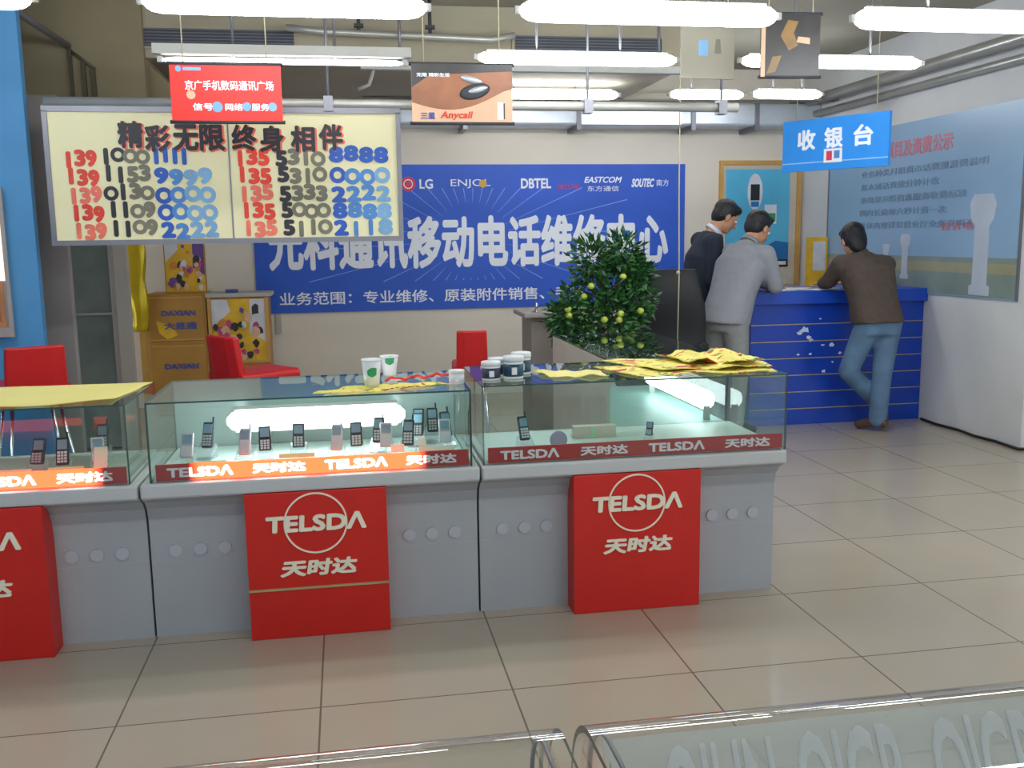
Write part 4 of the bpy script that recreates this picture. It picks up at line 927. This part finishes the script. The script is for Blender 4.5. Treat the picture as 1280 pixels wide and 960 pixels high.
# ------------------------------------------------------------------ people
def V(*a): return Vector(a)
def cap(m, a, b, ra, rb, n=12):
    a, b = Vector(a), Vector(b); d = b-a; L = d.length
    if L < 1e-6: m.ball(a, ra, seg=10); return
    d /= L; ps = []; rs = []
    for k in range(4): an = PI/2*(1-k/4)*0.96; ps.append(a-d*ra*math.sin(an)); rs.append(ra*math.cos(an))
    for k in range(5): ps.append(a+d*L*k/4); rs.append(ra+(rb-ra)*k/4)
    for k in range(1, 5): an = PI/2*(k/4)*0.96; ps.append(b+d*rb*math.sin(an)); rs.append(rb*math.cos(an))
    m.tube(ps, rs, n=n)
def ell(m, c, rx, ry, rz, fwd, upv):
    f = Vector(fwd).normalized(); u = (Vector(upv)-f*Vector(upv).dot(f)).normalized(); r = f.cross(u)
    m.ball(c, (rx, ry, rz), M=Matrix((r, f, u)).transposed(), seg=16)
def remesh(m, name, material, parent, vox, smooth=4, sub=None):
    o = m.build(name, material, None)
    r = o.modifiers.new('remesh', 'REMESH'); r.mode = 'VOXEL'; r.voxel_size = vox; r.use_smooth_shade = True
    s_ = o.modifiers.new('smooth', 'SMOOTH'); s_.factor = 0.5; s_.iterations = smooth
    dg = bpy.context.evaluated_depsgraph_get(); dg.update()
    me = bpy.data.meshes.new_from_object(o.evaluated_get(dg)); old = o.data
    o.modifiers.clear(); o.data = me; bpy.data.meshes.remove(old); me.name = name
    if not me.materials: me.materials.append(material)
    for p in me.polygons: p.use_smooth = True
    o.parent = parent; return o
def torso_loft(m, rings):
    """rings: (centre, side vector, front vector, half width, half depth)"""
    rr = []
    for c, sv, fv, a, b in rings:
        rr.append([Vector(c)+Vector(sv)*a*math.copysign(abs(math.cos(t))**0.8, math.cos(t))+Vector(fv)*b*math.copysign(abs(math.sin(t))**0.8, math.sin(t)) for t in [2*PI*k/20 for k in range(20)]])
    m.loft(rr)
def hand(m, wrist, direction, palmn, thumb_side, curl=0.5):
    d = Vector(direction).normalized(); n = (Vector(palmn)-d*Vector(palmn).dot(d)).normalized(); s = d.cross(n)*thumb_side
    w = Vector(wrist)
    ell(m, w+d*0.045, 0.038, 0.048, 0.015, d, n)
    for k, (off, L) in enumerate(((0.028, 0.068), (0.010, 0.076), (-0.009, 0.070), (-0.027, 0.055))):
        p0 = w+d*0.075+s*off; p1 = p0+(d-n*curl*0.3)*L*0.5; p2 = p1+(d*0.8-n*curl*0.9).normalized()*L*0.5
        cap(m, p0, p1, 0.0092, 0.0086, 8); cap(m, p1, p2, 0.0086, 0.0074, 8)
    q0 = w+d*0.025+s*0.03; q1 = q0+(d*0.7+s*0.7).normalized()*0.038; q2 = q1+(d*0.95+s*0.2-n*0.2).normalized()*0.03
    cap(m, q0, q1, 0.012, 0.0105, 8); cap(m, q1, q2, 0.0105, 0.008, 8)
def person(label, base, J, mats, hairlen):
    """J: joint dictionary in world coordinates"""
    B = Vector(base); t = thing('person', label, 'person', base)
    q = {k: (Vector(v)-B if k not in ('facing', 'lookup', 'chestf', 'side', 'hipside', 'hipf', 'handLd', 'handRd') else Vector(v).normalized()) for k, v in J.items()}
    f, u = q['facing'], q['lookup']; u = (u-f*u.dot(f)).normalized(); r = f.cross(u)
    hc = q['head']
    m = MB()
    # head: cranium, face, jaw, nose, ears, lips, brow
    ell(m, hc+u*0.030-f*0.012, 0.076, 0.096, 0.088, f, u)
    ell(m, hc-u*0.030+f*0.022, 0.062, 0.066, 0.085, f, u)
    ell(m, hc-u*0.085+f*0.050, 0.034, 0.034, 0.026, f, u)
    cap(m, hc+f*0.083+u*0.008, hc+f*0.103-u*0.030, 0.010, 0.015, 8)
    for s in (-1, 1):
        ell(m, hc+r*s*0.077-f*0.004-u*0.012, 0.010, 0.020, 0.032, f, u)
        cap(m, hc+r*s*0.018+f*0.083+u*0.020, hc+r*s*0.048+f*0.070+u*0.018, 0.010, 0.009, 8)
    cap(m, hc+r*-0.02+f*0.082-u*0.058, hc+r*0.02+f*0.082-u*0.058, 0.008, 0.008, 8)
    nk = q['neck']; cap(m, nk, hc-u*0.04-f*0.02, 0.058, 0.054)
    ch, pv = q['chest'], q['pelvis']; sv, fv = q['side'], q['chestf']; hs, hf = q['hipside'], q['hipf']
    mid = (ch+pv)/2
    torso_loft(m, [(pv-V(0, 0, .06), hs, hf, .13, .09), (pv, hs, hf, .15, .10), (mid, (hs+sv).normalized(), (hf+fv).normalized(), .13, .09), (ch, sv, fv, .15, .10), (ch*0.4+nk*0.6, sv, fv, .10, .07), (nk, sv, fv, .055, .055)])
    for S_ in 'LR':
        cap(m, q['sh'+S_], q['el'+S_], 0.047, 0.036); cap(m, q['el'+S_], q['wr'+S_], 0.036, 0.024)
        cap(m, nk*0.4+ch*0.6, q['sh'+S_], 0.055, 0.048)
        hand(m, q['wr'+S_], q['hand'+S_+'d'], V(0, 0, 1), 1 if S_ == 'R' else -1)
        cap(m, q['hip'+S_], q['kn'+S_], 0.075, 0.048); cap(m, q['kn'+S_], q['kn'+S_]*0.6+q['an'+S_]*0.4, 0.048, 0.050); cap(m, q['kn'+S_]*0.6+q['an'+S_]*0.4, q['an'+S_], 0.050, 0.033)
        cap(m, q['an'+S_], q['to'+S_], 0.034, 0.026)
    remesh(m, 'body', mats['skin'], t, 0.0065, 3)
    # hair
    m = MB(); ell(m, hc+u*0.045-f*0.022, 0.085, 0.100, 0.086, f, u); ell(m, hc+u*0.0-f*0.050, 0.080, 0.062, 0.085+hairlen, f, u)
    ell(m, hc+u*0.085+f*0.035, 0.070, 0.055, 0.034, f, u)
    for s in (-1, 1): ell(m, hc+r*s*0.066+u*0.018-f*0.02, 0.016, 0.045, 0.045+hairlen*0.6, f, u)
    remesh(m, 'hair', M_hair, t, 0.009, 3)
    for s in (-1, 1):
        e = MB().ball(hc+r*s*0.031+f*0.080+u*0.004, 0.0115, seg=10).build('eye', M_shirt, t); MB().ball(hc+r*s*0.031+f*0.0895+u*0.003, 0.005, seg=8).build('iris', M_hair, e)
    # jacket
    m = MB(); hem = q['hem']
    torso_loft(m, [(hem, hs, hf, J_get(J, 'hemw', .195), J_get(J, 'hemd', .135)), (hem*0.6+mid*0.4, (hs*2+sv).normalized(), (hf*2+fv).normalized(), .185, .13), (mid, (hs+sv).normalized(), (hf+fv).normalized(), .175, .125), (ch, sv, fv, .20, .132), (ch*0.5+nk*0.5, sv, fv, .165, .105), (nk*0.93+ch*0.07, sv, fv, .078, .075)])
    for S_ in 'LR':
        cap(m, q['sh'+S_], q['el'+S_], 0.072, 0.058); w_ = q['el'+S_]*0.08+q['wr'+S_]*0.92; cap(m, q['el'+S_], w_, 0.058, 0.045)
        cap(m, nk*0.5+ch*0.5, q['sh'+S_], 0.085, 0.072)
    remesh(m, 'jacket', mats['jacket'], t, 0.012, 5)
    # collar of the shirt
    m = MB(); d = (hc-nk).normalized(); rr = []
    m.tube([nk-d*0.015, nk+d*0.02], [0.072, 0.064], n=18); m.build('collar', mats['collar'], t)
    # trousers
    m = MB(); torso_loft(m, [(pv-V(0, 0, .10), hs, hf, .155, .115), (pv, hs, hf, .172, .125), (pv+V(0, 0, .04), hs, hf, .155, .105)])
    for S_ in 'LR':
        lo = q['kn'+S_]*0.06+q['an'+S_]*0.94
        cap(m, q['hip'+S_], q['kn'+S_], 0.094, 0.070); cap(m, q['kn'+S_], lo, 0.070, 0.066)
    remesh(m, 'trousers', mats['trousers'], t, 0.012, 5)
    for S_ in 'LR':
        m = MB(); a, b = q['an'+S_], q['to'+S_]; d = (b-a).normalized(); un = q.get('sole'+S_, None)
        ell(m, a*0.95+b*0.05, 0.043, 0.06, 0.042, d, V(0, 0, 1) if abs(d.z) < 0.8 else V(0, 1, 0)); cap(m, a+d*0.02, b, 0.04, 0.033); cap(m, a-d*0.05-V(0, 0, .02)*(1 if abs(d.z) < 0.8 else 0), a+d*0.05, 0.033, 0.035)
        remesh(m, 'shoe', mats['shoe'], t, 0.008, 3)
    return t
def J_get(J, k, d): return J.get(k, d) if not isinstance(J.get(k, d), Vector) else d
def fixJ(J):
    return {k: v for k, v in J.items() if k not in ('hemw', 'hemd')}
_person = person
def person(label, base, J, mats, hairlen=0.0):
    global J_get
    hw_, hd_ = J.get('hemw', .195), J.get('hemd', .135)
    def J_get(_, k, d): return hw_ if k == 'hemw' else hd_
    return _person(label, base, fixJ(J), mats, hairlen)

# man in light grey, leaning over the left end of the desk, seen from behind left
f1 = V(0.88, 0.47, 0)
person('person in a light grey suit bending over the left end of the blue desk', (2.66, 6.52, 0), dict(
    facing=V(0.80, 0.35, -0.50), lookup=V(0.42, 0.2, 0.88), chestf=V(0.72, 0.40, -0.50), side=V(0.47, -0.88, 0), hipside=V(0.47, -0.88, 0), hipf=V(0.88, 0.47, -0.12),
    head=(2.965, 6.66, 1.475), neck=(2.885, 6.62, 1.375), chest=(2.80, 6.585, 1.20), pelvis=(2.67, 6.53, 0.84), hem=(2.66, 6.525, 0.80), hemw=.185, hemd=.15,
    shL=(2.80, 6.75, 1.30), elL=(3.00, 6.85, 1.12), wrL=(3.16, 6.86, 1.045), handLd=V(0.9, 0.1, -0.10),
    shR=(2.93, 6.45, 1.29), elR=(3.02, 6.47, 1.065), wrR=(3.10, 6.70, 1.05), handRd=V(0.3, 0.85, -0.12),
    hipL=(2.64, 6.60, 0.80), knL=(2.66, 6.63, 0.45), anL=(2.64, 6.63, 0.075), toL=(2.80, 6.70, 0.035),
    hipR=(2.72, 6.45, 0.80), knR=(2.74, 6.43, 0.45), anR=(2.71, 6.42, 0.075), toR=(2.87, 6.47, 0.035)),
    dict(skin=M_skin, jacket=M_suit, trousers=M_trou, collar=M_suit, shoe=M_blackp))
person('person in a dark navy suit looking down beside the person in grey', (2.62, 7.05, 0), dict(
    facing=V(0.85, -0.05, -0.55), lookup=V(0.5, 0, 0.85), chestf=V(0.93, -0.1, -0.25), side=V(-0.1, -0.99, 0), hipside=V(-0.1, -0.99, 0), hipf=V(0.99, -0.1, 0),
    head=(2.865, 7.03, 1.565), neck=(2.775, 7.04, 1.465), chest=(2.70, 7.05, 1.25), pelvis=(2.63, 7.05, 0.88), hem=(2.63, 7.05, 0.80), hemw=.19, hemd=.15,
    shL=(2.73, 7.22, 1.39), elL=(2.86, 7.24, 1.13), wrL=(3.02, 7.17, 1.06), handLd=V(0.9, -0.2, -0.1),
    shR=(2.71, 6.87, 1.38), elR=(2.69, 6.84, 1.10), wrR=(2.86, 6.90, 1.06), handRd=V(0.95, 0.1, -0.05),
    hipL=(2.63, 7.14, 0.84), knL=(2.64, 7.15, 0.46), anL=(2.61, 7.15, 0.075), toL=(2.78, 7.16, 0.035),
    hipR=(2.63, 6.96, 0.84), knR=(2.66, 6.95, 0.46), anR=(2.62, 6.95, 0.075), toR=(2.79, 6.94, 0.035)),
    dict(skin=M_skin, jacket=M_navy, trousers=M_navy, collar=M_shirt, shoe=M_blackp))
person('person in a brown jacket and blue jeans leaning on the blue desk with legs crossed', (3.73, 6.36, 0), dict(
    facing=V(0.02, 0.86, -0.50), lookup=V(0, 0.5, 0.86), chestf=V(-0.05, 0.85, -0.52), side=V(1, 0.05, 0), hipside=V(1, 0.05, 0), hipf=V(0, 0.97, -0.1),
    head=(3.65, 6.56, 1.375), neck=(3.672, 6.50, 1.275), chest=(3.695, 6.42, 1.14), pelvis=(3.74, 6.32, 0.80), hem=(3.73, 6.315, 0.79), hemw=.185, hemd=.15,
    shL=(3.52, 6.47, 1.21), elL=(3.505, 6.62, 1.085), wrL=(3.57, 6.84, 1.055), handLd=V(0.5, 0.85, -0.05),
    shR=(3.86, 6.46, 1.20), elR=(3.92, 6.60, 1.085), wrR=(3.78, 6.84, 1.055), handRd=V(-0.5, 0.85, -0.05),
    hipL=(3.655, 6.32, 0.77), knL=(3.575, 6.42, 0.44), anL=(3.885, 6.47, 0.165), toL=(3.925, 6.50, 0.04),
    hipR=(3.815, 6.32, 0.77), knR=(3.79, 6.33, 0.43), anR=(3.775, 6.34, 0.075), toR=(3.70, 6.46, 0.035)),
    dict(skin=M_skin, jacket=M_brown, trousers=M_jean, collar=M_brown, shoe=M_shoe), 0.045)
